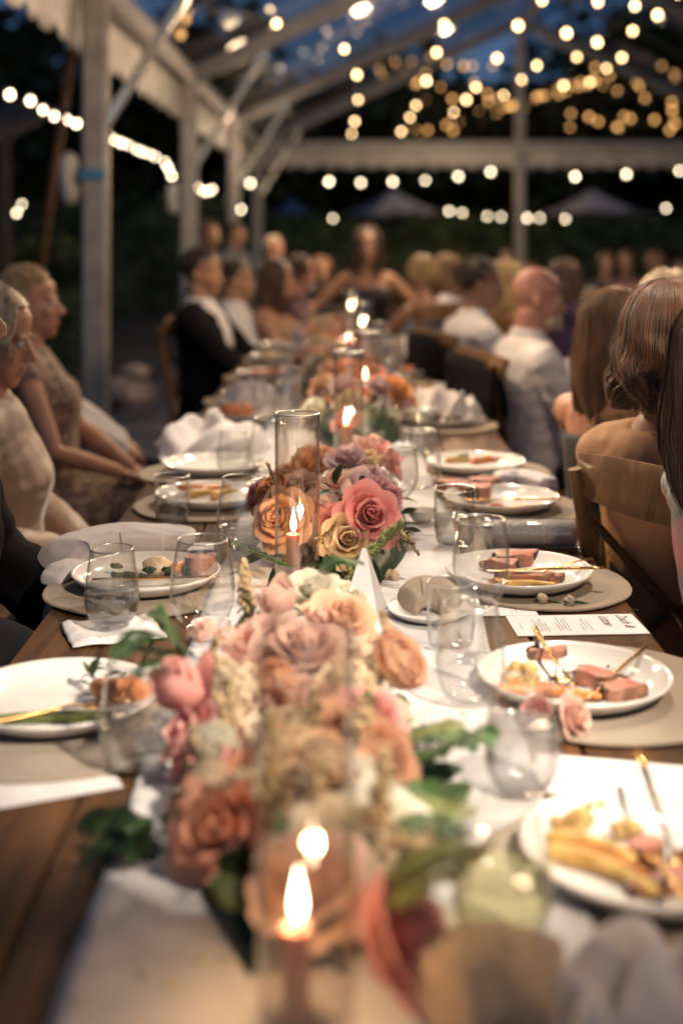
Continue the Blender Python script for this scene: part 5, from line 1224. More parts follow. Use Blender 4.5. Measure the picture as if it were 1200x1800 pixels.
TORSO_F = [(.455, .165, .120, -.02), (.50, .180, .13, -.02), (.57, .165, .115, -.012), (.66, .128, .095, 0), (.76, .126, .098, .006), (.86, .142, .118, .018), (.94, .150, .100, .004), (1.0, .146, .086, -.008), (1.035, .110, .072, -.012), (1.065, .072, .056, -.010), (1.09, .052, .050, -.004)]
def ik(Sh, W, l1, l2, pole):
    d = W - Sh; L = min(d.length, (l1 + l2) * .995); dn = d.normalized(); a = (l1 * l1 - l2 * l2 + L * L) / (2 * L); h = math.sqrt(max(0, l1 * l1 - a * a))
    p = V(pole); p = (p - dn * p.dot(dn)).normalized(); return Sh + dn * a + p * h, Sh + dn * L
def ellm(mb, c, r, M, n=8, seg=10): mb.ell(c, r, n, seg, 0, M)

def puff(me, x, y, base, k):
    cs = [v.co.copy() for v in me.vertices]; ns = [n.vector.copy() for n in me.vertex_normals]; fl = []
    for c, n_ in zip(cs, ns):
        q = abs(noise.noise(V((c.x * 9 + y + c.z * 8, c.y * 9 - c.z * 6, c.z * 15 + x)))) ; r = noise.noise(c * 24 + V((x, y, 0)))
        fl += (c + n_ * (base + k * (.012 * q - .003 + .0015 * r)))[:]
    me.vertices.foreach_set('co', fl); me.update()
def person(label, x, y, face, sc=.95, sex='f', skin='fair', hair=('bob', 'grey'), top=('lace', 'long'), bottom=('dark', 'trousers'), lean=0.0, twist=0.0, head=(0, 0), hands=None, vox=.011, stand=False, group=None, jacket=None, z=0.0, tails=True, back_low=None, beard=False, seat=True):
    fem = sex == 'f'; dz = .44 if stand else 0
    t = thing('person', label, 'person', (x, y, z), rad(-face), group); t.scale = (sc, sc, sc)
    hip = V((0, 0, .52 + dz))
    L = Matrix.Translation(hip) @ Matrix.Rotation(rad(twist), 4, 'Z') @ Matrix.Rotation(rad(-lean), 4, 'X') @ Matrix.Translation(-hip) @ Matrix.Translation((0, 0, dz))
    neck = L @ V((0, .005, 1.10))
    Hh = Matrix.Translation(L @ V((0, .025, 1.215))) @ Matrix.Rotation(rad(-head[0]), 4, 'Z') @ Matrix.Rotation(rad(head[1]), 4, 'X')
    TR = TORSO_F if fem else TORSO_M
    sw = .158 if fem else .180
    sh = {s: L @ V((s * sw, -.012, .995)) for s in (-1, 1)}
    if hands is None: hands = {1: (.10, .30, .60), -1: (-.10, .30, .60)}
    arms = {}
    for s in (-1, 1):
        h = hands[s]; W = V(h[:3]) + (V((0, 0, 0)) if not stand else V((0, 0, 0)))
        pole = V(h[3]) if len(h) > 3 else V((s * .9, -.5, -.4))
        E, W = ik(sh[s], W, .275, .245, pole); arms[s] = (sh[s], E, W)
    if stand: legs = {s: [V((s * .09, 0, .92)), V((s * .10, .02, .50)), V((s * .10, -.01, .085))] for s in (-1, 1)}
    else: legs = {s: [V((s * .085, .0, .505)), V((s * .105, .41, .50)), V((s * .11, .40, .085))] for s in (-1, 1)}
    def torso(mb, off, z0=0, z1=2, M=L):
        rs = [(V((0, yc, zz)), V((rx + off, 0, 0)), V((0, ry + off, 0))) for zz, rx, ry, yc in TR if z0 <= zz <= z1]
        mb.rings(rs, 18, 0, M)
        if z1 > .95:
            for s in (-1, 1): mb.tube([M @ V((s * .05, -.012, 1.0 + off * .4)), M @ V((s * (sw - .015), -.012, .992))], [.062 + off, .054 + off], 12, round_=True)
        if fem and z1 > .9 and not (top and len(top) > 2 and top[2] == 'jacket'):
            for s in (-1, 1): mb.ell((s * .068, .085, .885), (.056 + off, .045 + off, .056 + off), 8, 12, 0, M)
    def arm(mb, s, off, t0=0, t1=1, seg=12):
        a, e, w_ = arms[s]; k = .88 if fem else 1
        P = [a, a.lerp(e, .35), a.lerp(e, .7), e, e.lerp(w_, .3), e.lerp(w_, .65), w_]
        rr_ = [.053, .048, .043, .038, .040, .033, .0255]
        n = max(2, round(t1 * 6) + 1); mb.tube(P[:n], [q * k + off for q in rr_[:n]], seg, round_=True)
    def leg(mb, s, off, full=True):
        a, k_, f_ = legs[s]
        mb.tube([a, a.lerp(k_, .5), k_], [.090 + off, .078 + off, .058 + off], 12, round_=True)
        mb.tube([k_, k_.lerp(f_, .3), k_.lerp(f_, .65), f_], [.056 + off, .056 + off, .044 + off, .034 + off], 12, round_=True)
    # ---- body: one continuous skin
    b = MB(); torso(b, 0)
    b.tube([L @ V((0, -.008, 1.05)), neck, Hh @ V((0, -.02, -.055))], [.058 if fem else .066, .049 if fem else .060, .052 if fem else .06], 14, round_=True)
    for s in (-1, 1): arm(b, s, 0); leg(b, s, 0)
    for c, r in (((0, -.012, .042), (.073, .093, .086)), ((0, .022, -.018), (.060, .066, .086)), ((0, .050, -.062), (.044, .044, .044)), ((0, .066, -.094), (.024, .022, .020)), ((0, .040, .05), (.060, .050, .05)),
                 ((.030, .078, .020), (.024, .012, .009)), ((-.030, .078, .020), (.024, .012, .009)), ((.036, .062, -.022), (.022, .022, .024)), ((-.036, .062, -.022), (.022, .022, .024)),
                 ((0, .090, -.058), (.020, .010, .0065)), ((0, .088, -.069), (.018, .009, .007)), ((.074, -.012, -.004), (.009, .017, .031)), ((-.074, -.012, -.004), (.009, .017, .031)), ((.010, .098, -.031), (.008, .010, .008)), ((-.010, .098, -.031), (.008, .010, .008))):
        b.ell(c, r, 8, 12, 0, Hh)
    b.tube([Hh @ V((0, .082, .016)), Hh @ V((0, .096, -.008)), Hh @ V((0, .110, -.028))], [.009, .010, .0125], 8, round_=True)
    bm_ = voxel(b, min(vox, .011) if vox < .01 else vox, 2)
    # hands, each finger on its own, and feet
    h = MB(); hs = .92 if fem else 1.0
    for s in (-1, 1):
        a, e, w_ = arms[s]; d = (w_ - e).normalized(); up = V((0, 0, 1)); d = (d + V((0, .25, -.15))).normalized()
        sd = d.cross(up).normalized(); nn = sd.cross(d)
        h.rings([(w_ + d * q * hs, sd * a_ * hs, nn * b_ * hs) for q, a_, b_ in ((-.02, .022, .020), (.01, .026, .018), (.04, .037, .015), (.07, .041, .014), (.088, .038, .011))], 12)
        for k in range(4):
            o_ = (k - 1.5) * .0205 * hs; Lf = (.062, .074, .070, .055)[k if s > 0 else 3 - k] * hs
            p0 = w_ + d * .078 * hs + sd * o_; d1 = (d - nn * .25).normalized(); d2 = (d - nn * .9).normalized(); d3 = (d - nn * 1.9).normalized()
            p1 = p0 + d1 * Lf * .45; p2 = p1 + d2 * Lf * .32; p3 = p2 + d3 * Lf * .26
            h.tube([p0 - d * .015, p0, p1, p2, p3], [.0088, .0088, .0078, .007, .0058], 8, round_=True)
        tp = w_ + d * .025 * hs - sd * s * .026 * hs
        h.tube([tp, tp + (d * .5 - sd * s * .8 - nn * .3) * .032, tp + (d * 1.0 - sd * s * .7 - nn * .5) * .055, tp + (d * 1.3 - sd * s * .4 - nn * .6) * .066], [.0125, .0105, .009, .007], 8, round_=True)
        f_ = legs[s][2]; h.rings([(f_ + V((0, yy, zz)), V((a_, 0, 0)), V((0, 0, b_))) for yy, zz, a_, b_ in ((-.06, -.045, .026, .03), (0, -.035, .036, .045), (.08, -.052, .042, .028), (.15, -.062, .044, .02), (.185, -.066, .026, .014))], 10)
    v0 = len(bm_.vertices)
    vs = [tuple(v.co) for v in bm_.vertices] + h.v; fs = [tuple(p.vertices) for p in bm_.polygons] + [tuple(i + v0 for i in f) for f in h.f]
    me = bpy.data.meshes.new('body'); me.from_pydata(vs, [], fs); me.polygons.foreach_set('use_smooth', [True] * len(fs)); bpy.data.meshes.remove(bm_)
    me.materials.append(SK[skin]); me.materials.append(m_lip)
    Hi = Hh.inverted()
    if vox < .01:
        for p in me.polygons:
            q = Hi @ p.center
            if abs(q.x) < .022 and q.y > .085 and -.078 < q.z < -.051: p.material_index = 1
    body = ob('body', me, None, t)
    if vox < .01:
        for s in (-1, 1):
            e = MB(); e.ell((0, 0, 0), (.0115, .0115, .0115), 8, 12); e.ell((0, .0075, 0), (.0055, .0055, .0055), 6, 10, 1)
            ob('eye', e, [m_eye, m_iris], t, M=Hh @ Matrix.Translation((s * .030, .0775, .004)))
            bw_ = MB(); bw_.tube([(s * .014, .090, .020), (s * .030, .091, .026), (s * .048, .076, .022)], [.003, .0035, .002], 6, flat=.6); ob('eyebrow', bw_, HR[hair[1]] if hair[1] in HR else m_iris, t, M=Hh)
    # ---- clothes
    cv = max(vox, .009)
    if bottom:
        c = MB()
        if bottom[1] == 'trousers':
            torso(c, .012, 0, .66, L if stand else Matrix.Translation((0, 0, dz)))
            for s in (-1, 1): leg(c, s, .012)
            me_ = voxel(c, cv, 4); ob('trousers', me_, CL[bottom[0]], t)
        else:
            if stand: c.rings([(V((0, 0, q)), V((a_, 0, 0)), V((0, b_, 0))) for q, a_, b_ in ((1.02, .15, .12), (.92, .20, .15), (.7, .23, .19), (.45, .26, .24))], 18)
            else:
                c.rings([(V((0, yy, zz)), V((a_, 0, 0)), V((0, b_ * .35, b_))) for yy, zz, a_, b_ in ((-.13, .50, .15, .09), (0, .525, .195, .115), (.2, .525, .205, .105), (.40, .51, .20, .09))], 18)
                c.rings([(V((0, yy, zz)), V((a_, 0, 0)), V((0, b_, 0))) for yy, zz, a_, b_ in ((.40, .57, .17, .06), (.42, .48, .20, .09), (.44, .3, .22, .11), (.45, .16, .23, .13))], 18)
                torso(c, .012, 0, .66, Matrix.Translation((0, 0, dz)))
            me_ = voxel(c, cv, 5); ob('skirt', me_, CL[bottom[0]], t)
    if top:
        c = MB(); nm = top[2] if len(top) > 2 else 'shirt'; lo = .012 if nm == 'jacket' else 0
        torso(c, .014 + lo, 0, 1.07 if top[1] != 'none' else .95)
        if top[1] not in ('none', 'tank'):
            for s in (-1, 1): arm(c, s, .011 + lo, 0, {'long': 1, 'elbow': .5, 'short': .34, 'cap': .20}[top[1]])
        if top[1] == 'long' and not fem: c.rings([(L @ V((0, -.008, q)), (L.to_3x3() @ V((a_, 0, 0))), (L.to_3x3() @ V((0, a_, 0)))) for q, a_ in ((1.03, .085), (1.075, .068), (1.105, .064))], 14)
        me_ = voxel(c, cv, 3)
        puff(me_, x, y, .004 if top[1] not in ('none', 'tank') else .001, 1.0 if nm == 'jacket' else .3 if top[1] in ('none', 'tank') else .8)     # folds
        ob(nm, me_, CL[top[0]], t)
    if jacket:
        c = MB(); torso(c, .022, 0, 1.045)
        for s in (-1, 1): arm(c, s, .021, 0, .9)
        me_ = voxel(c, cv, 3)
        if jacket[1] == 'open':
            import bmesh
            Li = L.inverted(); B = bmesh.new(); B.from_mesh(me_)
            dl = [f for f in B.faces if (lambda q: q.y > .03 and abs(q.x) < .012 + .085 * max(0, (q.z - .62)) / .4 and q.z > .5)(Li @ f.calc_center_median())]
            bmesh.ops.delete(B, geom=dl, context='FACES'); B.to_mesh(me_); B.free()
        puff(me_, x, y, .003, 1)
        ob('jacket', me_, CL[jacket[0]], t)
    # ---- hair
    style, hc = hair; hm = HR.get(hc); rg = random.Random(int(abs(x) * 1000 + y * 100))
    fine = vox <= .010
    if style not in ('bald',):
        c = MB(); c.ell((0, -.014, .044), (.080, .101, .093), 16, 26)
        keep = []
        for f in c.f:
            q = sum((V(c.v[i]) for i in f), V()) / len(f) - V((0, -.014, .044)); q = V((q.x / .08, q.y / .101, q.z / .093))
            low = -.55 if style != 'short' else -.35 - .3 * (q.y < -.3)
            if q.z < low: continue
            if q.y > .30 and q.z < .42 + .25 * (q.y - .5): continue
            if style == 'short' and q.y > -.15 and q.z < -.12: continue
            keep.append(f)
        c.f = keep; c.m = [0] * len(keep)
        def surf(a, el, k=1.0): return V((math.sin(a) * math.cos(el) * .079 * k, math.cos(a) * math.cos(el) * .100 * k - .014, .044 + math.sin(el) * .092 * k))
        n = {'long': 2300, 'wave': 2700, 'bob': 1400, 'updo': 800, 'short': 500}[style]
        if not fine: n = n // 18
        wdt = .0017 if fine else .009
        Lg = {'long': .27, 'wave': .15, 'bob': .085, 'updo': .03, 'short': 0}[style]
        Hm3 = Hh.to_3x3()
        down = Hm3.inverted() @ V((0, 0, -1))
        for i in range(n):
            if style == 'short':
                a = rg.uniform(0, 6.283); el = rg.uniform(-.1, 1.45)
                if abs(((a + math.pi) % (2 * math.pi)) - math.pi) < .9 and el < .55: continue
                P = [surf(a, el - k * .12, 1.03 + .03 * math.sin(k)) for k in range(4)]; rr_ = [wdt * .8] * 3 + [wdt * .3]
            else:
                a0 = (rg.random() ** .8) * (math.pi - (.75 if style != 'updo' else .35)); a = math.pi + (1 if i % 2 else -1) * a0
                side = 1 if math.sin(a) > 0 else -1
                lay = rg.uniform(1.0, 1.12); el0 = rg.uniform(.75, 1.5); P = []
                if style == 'updo':
                    tgt = V((0, -.125, -.01)); p0 = surf(a, rg.uniform(.2, 1.3) if math.cos(a) < .5 else rg.uniform(.5, 1.2), 1.02)
                    for k in range(7):
                        u = k / 6; q = p0.lerp(tgt, u); ctr = V((0, -.014, .044)); dv_ = q - ctr; mn_ = .098 + .006 * (lay - 1) * 10
                        if dv_.length < mn_: q = ctr + dv_.normalized() * mn_
                        P.append(q)
                else:
                    part = surf(side * .25 + (0 if math.cos(a) > 0 else 0), 1.35, lay)
                    for k in range(6):
                        u = k / 5; P.append(surf(a, el0 * (1 - u) + (-.05) * u, lay * (1 + .035 * u)))
                    p = P[-1]; out = V((math.sin(a), math.cos(a), 0)); Ls = Lg * rg.uniform(.82, 1.08); ph = a * 5 + rg.gauss(0, .4)
                    m_ = 10
                    for k in range(1, m_ + 1):
                        u = k / m_; amp = (.004 if style == 'long' else .006) * min(1, u * 2.5) + (.030 * max(0, u - .4) if style == 'wave' else .004 * u)
                        inw = (-.035 * u * u if style == 'bob' else (.030 * u - .05 * u * u * u))
                        back_ = V((0, -.02 * u if math.cos(a) > -.2 else -.008 * u, 0))
                        P.append(p + down * Ls * u + out * (inw + amp * math.sin(u * (8 if style != 'wave' else 9) + ph)) + back_ + V((math.cos(a), -math.sin(a), 0)) * amp * .8 * math.cos(u * 8 + ph))
                rr_ = [wdt * (.8 + .5 * min(1, k / 4)) * (1 if k < len(P) - 4 else .35 + .16 * (len(P) - k)) for k in range(len(P))]
            c.tube(P, rr_, 3 if fine else 4, flat=.6)
        if style == 'updo':
            b0 = len(c.v); c.ell((0, -.125, -.008), (.048, .04, .042), 10, 14)
            for i in range(b0, len(c.v)): q = V(c.v[i]); c.v[i] = tuple(q + V((0, 0, .004 * math.sin(q.x * 180 + q.z * 90))))
        ob('hair', c, hm, t, M=Hh)
    if beard:
        c = MB(); c.ell((0, .052, -.075), (.050, .045, .038), 8, 14); c.ell((0, .085, -.05), (.026, .014, .008), 6, 10)
        for i in range(90):
            a = rg.uniform(-1.5, 1.5); p = V((math.sin(a) * .05, .05 + math.cos(a) * .042, rg.uniform(-.10, -.055))); c.tube([p, p + V((math.sin(a) * .004, math.cos(a) * .006, -.012))], [.004, .0015], 4)
        ob('beard', c, HR['white'], t, M=Hh)
    return t

# ------------------------------------------------------------------ chairs
def mk_chair():
    t = thing('cross_back_chair', '', 'chair', (0, 0, 0)); W = .21
    def bm(name, pts, r, flat=1, seg=8, up=None): m = MB(); m.tube(pts, r, seg, flat=flat, up=up); return ob(name, sharp(m.mesh(name), 50), m_chair, t)
    s = MB(); s.rings([(V((0, .0, z_)), V((.215 * f, 0, 0)), V((0, .205 * f, 0))) for z_, f in ((.425, .96), (.432, 1), (.448, 1), (.455, .96))], 24); ob('seat', sharp(s.mesh('seat'), 40), m_chair, t)
    for sx in (-1, 1):
        bm('leg', [(sx * .18, .18, 0), (sx * .175, .165, .43)], [.014, .018])
        bm('leg', [(sx * .185, -.24, 0), (sx * .18, -.19, .43), (sx * .195, -.215, .65), (sx * .205, -.26, .88)], [.014, .018, .017, .013])
        bm('cross_brace', [(sx * .19, -.205, .52), (0, -.215 - .006 * sx, .67), (-sx * .195, -.243, .80)], [.011] * 3, .55)
        bm('stretcher', [(sx * .178, .17, .2), (sx * .182, -.21, .2)], .009)
    bm('stretcher', [(-.178, .17, .24), (.178, .17, .24)], .009)
    def fn(u, v):
        a = (u - .5) * 2; return V((a * .235, -.272 + .04 * a * a - .0 + (.02 * v), .825 + .092 * v - .018 * a * a * (1 if v > .5 else -.6)))
    mb = MB().grid(fn, 16, 4); o = ob('top_rail', mb, m_chair, t); md = o.modifiers.new('t', 'SOLIDIFY'); md.thickness = .02; md.offset = 0
    md2 = o.modifiers.new('b', 'BEVEL'); md2.width = .004; md2.segments = 2
    return t
CH = mk_chair(); ch_used = [False]
def chair(x, y, face, label):
    t = CH if not ch_used[0] else copy_tree(CH); ch_used[0] = True
    t.location = (x, y, .028); t.rotation_euler = (0, 0, rad(-face)); t['label'] = label; t['group'] = 'wooden cross back dining chairs'; return t
def chair_at(p, label, back=.03):    # under a seated person
    f = -p.rotation_euler[2]; return chair(p.location.x - math.sin(f) * back, p.location.y - math.cos(f) * back, math.degrees(f), label)
def draped(p, label):
    f = -p.rotation_euler[2]
    def fn(u, v):
        a = (u - .5) * 2; yy = -.29 + .05 * a * a; z_ = .90 - .05 * abs(a) ** 4
        if v < .75: q = v / .75; return V((a * (.235 + .02 * (1 - q)), yy - .012 - .02 * (1 - q) + .012 * math.sin(a * 9 + q * 3) * (1 - q), .36 + (z_ - .36) * q))
        q = (v - .75) / .25; return V((a * .23, yy - .01 + .05 * math.sin(q * 1.5), z_ + .012 * math.sin(q * 3.14) - .14 * q * q))
    o = ob('black_jacket', MB().grid(fn, 16, 16), CL['black'], None, (p.location.x + math.sin(f) * .06, p.location.y + math.cos(f) * .06, .028), (0, 0, -f)); md = o.modifiers.new('t', 'SOLIDIFY'); md.thickness = .012
    return tag(o, label, 'jacket')

Z0 = .028
lapL = {1: (.12, .30, .64), -1: (-.12, .30, .64)}
# left side, facing the right of the tent
A = person('silver blond older woman in a tan satin jacket at the left picture edge', -.765, 2.87, 88, .885, hair=('bob', 'grey'), top=('tan_satin', 'long', 'jacket'), lean=-2, head=(4, -12), vox=.0075, hands={1: (.10, .20, .70), -1: (-.10, .22, .66)}, z=Z0)
B = person('woman in a beige lace dress with pinned ash blond hair, in profile', -.875, 4.0, 82, .895, hair=('updo', 'ash'), top=('lace', 'tank', 'dress_bodice'), bottom=('lace', 'skirt'), lean=-9, head=(4, 2), vox=.0075, hands={1: (.13, .22, .66, (.8, -.6, -.5)), -1: (-.06, .26, .64)}, z=Z0)
P0 = person('person in a black suit cut off by the left picture edge beside the nearest napkins', -.70, 2.10, 84, .97, 'm', hair=('short', 'dark'), top=('white', 'long'), jacket=('black', 'closed'), bottom=('black', 'trousers'), hands={1: (.16, .26, .68), -1: (-.12, .28, .66)}, vox=.009, lean=2, z=Z0)
C = person('person in a white shirt half hidden behind the woman in beige lace', -1.0, 4.6, 80, .85, 'm', hair=('short', 'ash'), top=('white', 'long'), bottom=('black', 'trousers'), lean=-16, hands={1: (.12, .26, .66), -1: (-.1, .28, .64)}, vox=.010, z=Z0)
D = person('dark haired man in a black suit and open white shirt on the left side', -.595, 6.0, 100, .915, 'm', 'tan', ('short', 'dark'), ('white', 'long'), ('black', 'trousers'), lean=-6, jacket=('black', 'open'), hands={1: (.14, .34, .62), -1: (-.12, .36, .62)}, vox=.010, head=(4, -3), z=Z0)
E_ = person('man in a white shirt behind the dark suited man on the left', -.53, 6.9, 95, .86, 'm', 'tan', ('short', 'dark'), ('white', 'long'), ('black', 'trousers'), lean=-4, vox=.012, z=Z0)
Fp = person('dark haired woman in a sleeveless tan dress at the far left of the table', -.40, 7.0, 105, .86, 'f', 'tan', ('long', 'deep'), ('tan', 'none', 'dress_bodice'), ('grey', 'skirt'), lean=4, hands={1: (.08, .36, .80), -1: (-.08, .36, .86)}, vox=.012, z=Z0)
Hp = person('woman in a mauve top behind the woman in the tan dress', -.27, 8.0, 100, .86, 'f', 'pink', ('bob', 'deep'), ('mauve', 'short'), vox=.014, z=Z0)
Gp = person('woman in a dark top with both arms stretched wide beyond the table', .17, 8.5, 180, .965, 'f', 'tan', ('long', 'deep'), ('dark', 'none', 'dress_bodice'), ('dark', 'skirt'), hands={1: (.55, .12, .86, (.3, -.2, -.6)), -1: (-.55, .12, .86, (-.3, -.2, -.6))}, vox=.012, z=Z0 + .03)
H2 = person('person with light brown hair left of the woman with outstretched arms', -.14, 8.9, 170, .84, 'f', 'tan', ('bob', 'light'), ('dark', 'short'), vox=.014, z=Z0)
R1 = person('blond woman in a pale blue dress at the far right end of the table', .46, 7.3, -40, .865, 'f', 'tan', ('bob', 'blond'), ('blue', 'none', 'dress_bodice'), ('blue', 'skirt'), vox=.012, hands={1: (.1, .36, .78), -1: (-.1, .36, .8)}, z=Z0)
R2 = person('woman in white behind the blond woman in the pale blue dress', .66, 8.1, -70, .86, 'f', 'tan', ('long', 'light'), ('white', 'short'), vox=.014, z=Z0)
# right side, backs to the table
J = person('dark haired man in a white shirt on the right, farther than the bald man', .525, 5.35, 74, .895, 'm', 'tan', ('short', 'dark'), ('white', 'long'), ('black', 'trousers'), vox=.010, lean=2, head=(10, 0), z=Z0)
K = person('bald man with a white beard and a white shirt on the right side', .615, 4.45, 76, .885, 'm', 'pink', ('bald', 'white'), ('white', 'long'), ('black', 'trousers'), vox=.0085, beard=True, lean=3, head=(12, -3), z=Z0)
Q = person('woman with long blond hair between the two white shirted men on the right', .80, 6.4, 60, .86, 'f', 'tan', ('long', 'blond'), ('white', 'none', 'dress_bodice'), ('white', 'skirt'), vox=.013, z=Z0)
Lw = person('woman with long curled chestnut hair and a bare back on the right', .605, 2.375, 52, .90, 'f', 'fair', ('wave', 'brown'), ('nude', 'tank', 'dress_back'), ('lace2', 'skirt'), vox=.0075, lean=-3, head=(4, -4), hands={1: (.12, .34, .60), -1: (-.10, .34, .60)}, z=Z0)
Mw = person('woman in a floral blouse with long dark hair cut off by the right picture edge', .665, 2.04, 80, .90, 'f', 'fair', ('long', 'deep'), ('floral', 'cap', 'blouse'), ('dark', 'skirt'), vox=.0075, lean=-6, head=(10, -3), hands={1: (.20, .14, .58, (.3, -.9, 0)), -1: (-.16, .28, .60)}, z=Z0)
Nw = person('woman with straight light brown hair and a dark dress behind the chestnut haired woman', .655, 3.2, 58, .865, 'f', 'fair', ('long', 'light'), ('dark', 'none', 'dress_bodice'), ('dark', 'skirt'), vox=.010, z=Z0)
O_ = person('person with short pale blond hair behind the chestnut haired woman', .93, 3.75, 50, .885, 'f', 'fair', ('bob', 'white'), ('dark', 'short'), vox=.011, z=Z0)
for p, lb in ((A, 'wooden chair under the silver blond woman in tan satin'), (B, 'wooden chair under the woman in beige lace'), (P0, 'wooden chair under the black suited person at the left edge'), (C, 'wooden chair under the person in white behind the woman in lace'), (D, 'wooden chair under the man in the black suit and open shirt'), (E_, 'wooden chair under the white shirted man on the left'),
              (J, 'wooden chair under the dark haired man in white on the right'), (K, 'wooden chair under the bald man on the right'), (Fp, 'wooden chair under the woman in the tan dress'), (R1, 'wooden chair under the woman in the pale blue dress'), (Q, 'wooden chair under the woman with long blond hair'), (Gp, 'wooden chair under the woman with outstretched arms')):
    chair_at(p, lb, -.07)
for p, lb in ((Mw, 'wooden chair turned sideways under the woman in the floral blouse'), (Nw, 'wooden chair turned sideways under the woman with straight light brown hair'), (O_, 'wooden chair turned sideways under the person with short pale hair')): chair(p.location.x, p.location.y, -30, lb)
chair(.75, 2.325, 60, 'wooden chair with a curved top rail behind the chestnut haired woman')
draped(K, 'black jacket hung over the chair back of the bald man'); draped(J, 'black jacket hung over the chair back of the dark haired man in white')

# ---- other tables at the right and the far end
def round_tbl(x, y, r, label, cl):
    t = thing('banquet_table', label, 'table', (x, y, 0), 0, 'cloth covered banquet tables')
    mb = MB(); n = 40; rs = []
    for (f, z_) in ((.05, .74), (.98, .74), (1.0, .735), (1.03, .6), (1.08, .3), (1.12, .03)): rs.append((f, z_))
    vs = [(math.cos(6.2832 * k / n) * r * f * (1 + (.03 * math.sin(6.2832 * k / n * 9) if z_ < .7 else 0)), math.sin(6.2832 * k / n) * r * f * (1 + (.03 * math.sin(6.2832 * k / n * 9) if z_ < .7 else 0)), z_) for f, z_ in rs for k in range(n)]
    fs = [(i * n + k, i * n + (k + 1) % n, (i + 1) * n + (k + 1) % n, (i + 1) * n + k) for i in range(5) for k in range(n)] + [tuple(range(n))]
    mb.add(vs, fs); ob('tablecloth', mb, cl, t)
round_tbl(1.55, 5.9, .55, 'banquet table with a pale cloth behind the bald man', m_napkin)
round_tbl(2.5, 10.2, .8, 'banquet table with flowers beyond the seated rows at the right', m_napkin)
for i, (x, y, k, f) in enumerate(((1.10, 5.72, 'bowl', 0), (1.20, 5.62, 'water', .6), (1.16, 5.95, 'stem', 0), (1.28, 5.75, 'water', .5), (1.34, 5.6, 'bowl', .3))):
    glass(k, x, y, ('leftmost round glass', 'water glass closest to the camera', 'tall stemmed glass', 'half full water glass in the middle', 'rightmost round glass')[i] + ' on the pale cloth table behind the bald man', fill=f, z=.742)
cf = thing('floral_centerpiece', 'low floral centerpiece on the far banquet table at the right', 'flower arrangement', (2.15, 9.8, .742))
for i in range(24): flower(R.choice(('rose', 'open', 'carnation')), R.choice(('peach', 'cream', 'blush', 'white')), cf, V((2.15 + R.uniform(-.35, .35), 9.8 + R.uniform(-.15, .15), .78 + R.uniform(0, .1))), .06, (R.gauss(0, .4), -.6, .8), split=False)
def votive(p, label, e=.8):
    t = thing('votive_candle', label, 'candle', p, group='small votive candles in the distance'); m = MB(); m.lathe([(0, 0), (.028, 0), (.032, .05), (.034, .075), (.031, .075), (.028, .01), (0, .008)], 16); ob('cup', m, m_hurr, t)
    m = MB(); m.lathe([(0, 0), (.026, 0), (.026, .03), (0, .03)], 14); ob('wax', m, m_wax, t, (0, 0, .011))
    f = MB(); f.lathe([(0, 0), (.007, .006), (.008, .012), (.004, .028), (0, .038)], 10); ob('flame', f, m_flame, t, (0, 0, .045))
for i, (px, py, Y, lb) in enumerate(((1018, 503, 9.7, 'left votive on the far banquet table'), (1088, 495, 9.9, 'middle votive on the far banquet table'), (1125, 488, 10.2, 'right votive on the far banquet table'), (1192, 462, 10.5, 'votive at the right picture edge on the far banquet table'))):
    q = pw(px, py, Y); votive((q.x, q.y, .742), 'small lit ' + lb)
def lantern(p, label):
    t = thing('lantern', label, 'lantern', p); m = MB(); m.box((0, 0, .012), (.16, .16, .024)); m.box((0, 0, .28), (.17, .17, .02))
    for sx in (-1, 1):
        for sy in (-1, 1): m.box((sx * .07, sy * .07, .145), (.014, .014, .25))
    ob('frame', m.mesh('frame', False), m_black, t); m = MB(); m.lathe([(0, 0), (.035, 0), (.035, .10), (0, .10)], 16); ob('candle', m, m_wax, t, (0, 0, .026))
    f = MB(); f.lathe([(0, 0), (.015, .012), (.018, .03), (.008, .06), (0, .075)], 10); ob('flame', f, m_flame, t, (0, 0, .13))
lantern((-1.24 + .03, 10.3, .03), 'small black lantern with a candle at the foot of the second tent pole')
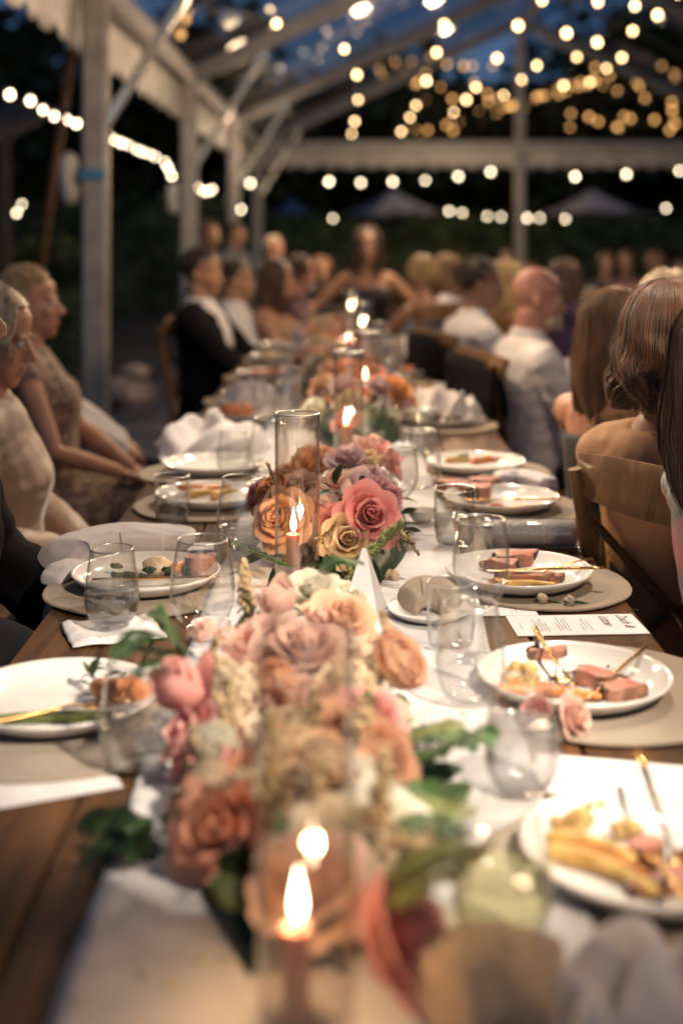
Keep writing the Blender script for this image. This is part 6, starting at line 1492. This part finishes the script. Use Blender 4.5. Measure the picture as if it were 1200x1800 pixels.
FG = [(930, 470, 10.2, 'ruddy haired guest left of the far banquet table', 'light', 'dark', 150), (1065, 462, 11.3, 'guest behind the far banquet table, left of its middle', 'deep', 'dark', 185), (1100, 462, 11.2, 'guest seated behind the middle of the far banquet table', 'brown', 'mauve', 175), (1150, 450, 11.4, 'tall guest with light hair behind the far banquet table', 'light', 'dark', 190), (1195, 466, 11.0, 'guest at the right picture edge behind the far banquet table', 'deep', 'grey', 200), (890, 462, 11.6, 'guest with dark hair near the foot of the gable pole', 'deep', 'dark', 160), (845, 448, 9.2, 'guest with raised light hair behind the dark haired man in white', 'light', 'white', 150), (990, 575, 7.2, 'guest seated between the bald man and the pale table', 'deep', 'purple', 60), (560, 470, 10.0, 'far guest seated left of the woman with outstretched arms', 'light', 'tan', 160)]
for px, py, Y, lb, hc, cl, fc in FG:
    q = pw(px, py, Y); person(lb, q.x, Y, fc + R.uniform(-35, 35), R.uniform(.78, .86), 'f', R.choice(('tan', 'brown', 'brown')), (R.choice(('bob', 'long', 'short')), hc), (R.choice((cl, cl, 'white', 'blue')), 'short'), ('dark', 'trousers'), vox=.018, z=Z0 + R.uniform(-.06, .06))
for px, Y, lb, hc, cl, sk, sc in ((365, 9.0, 'guest standing in dark clothes between the left tent poles', 'deep', 'dark', 'brown', .77), (412, 10.0, 'guest in a slate top standing behind the men on the left', 'dark', 'grey', 'brown', .77), (478, 9.3, 'person with pale hair in a lilac white top behind the left seated row', 'white', 'blue', 'pink', .715)):
    q = pw(px, 430, Y); person(lb, q.x, Y, 120, sc, 'm', sk, ('short', hc), (cl, 'long'), ('dark', 'trousers'), vox=.018, stand=True, z=Z0)
mb = MB(); soft_blob(mb, (0, 0, .12), (.2, .16, .13), .2, 6); soft_blob(mb, (.05, 0, .27), (.12, .1, .06), .3, 12)
tag(ob('garden_boulder', mb, pm('pale_stone', (.35, .28, .27), .85, var=.3, scale=8, bump=.5), None, (-1.6, 9.9, 0)), 'pale rounded garden boulder outside between the first two tent poles', 'boulder')
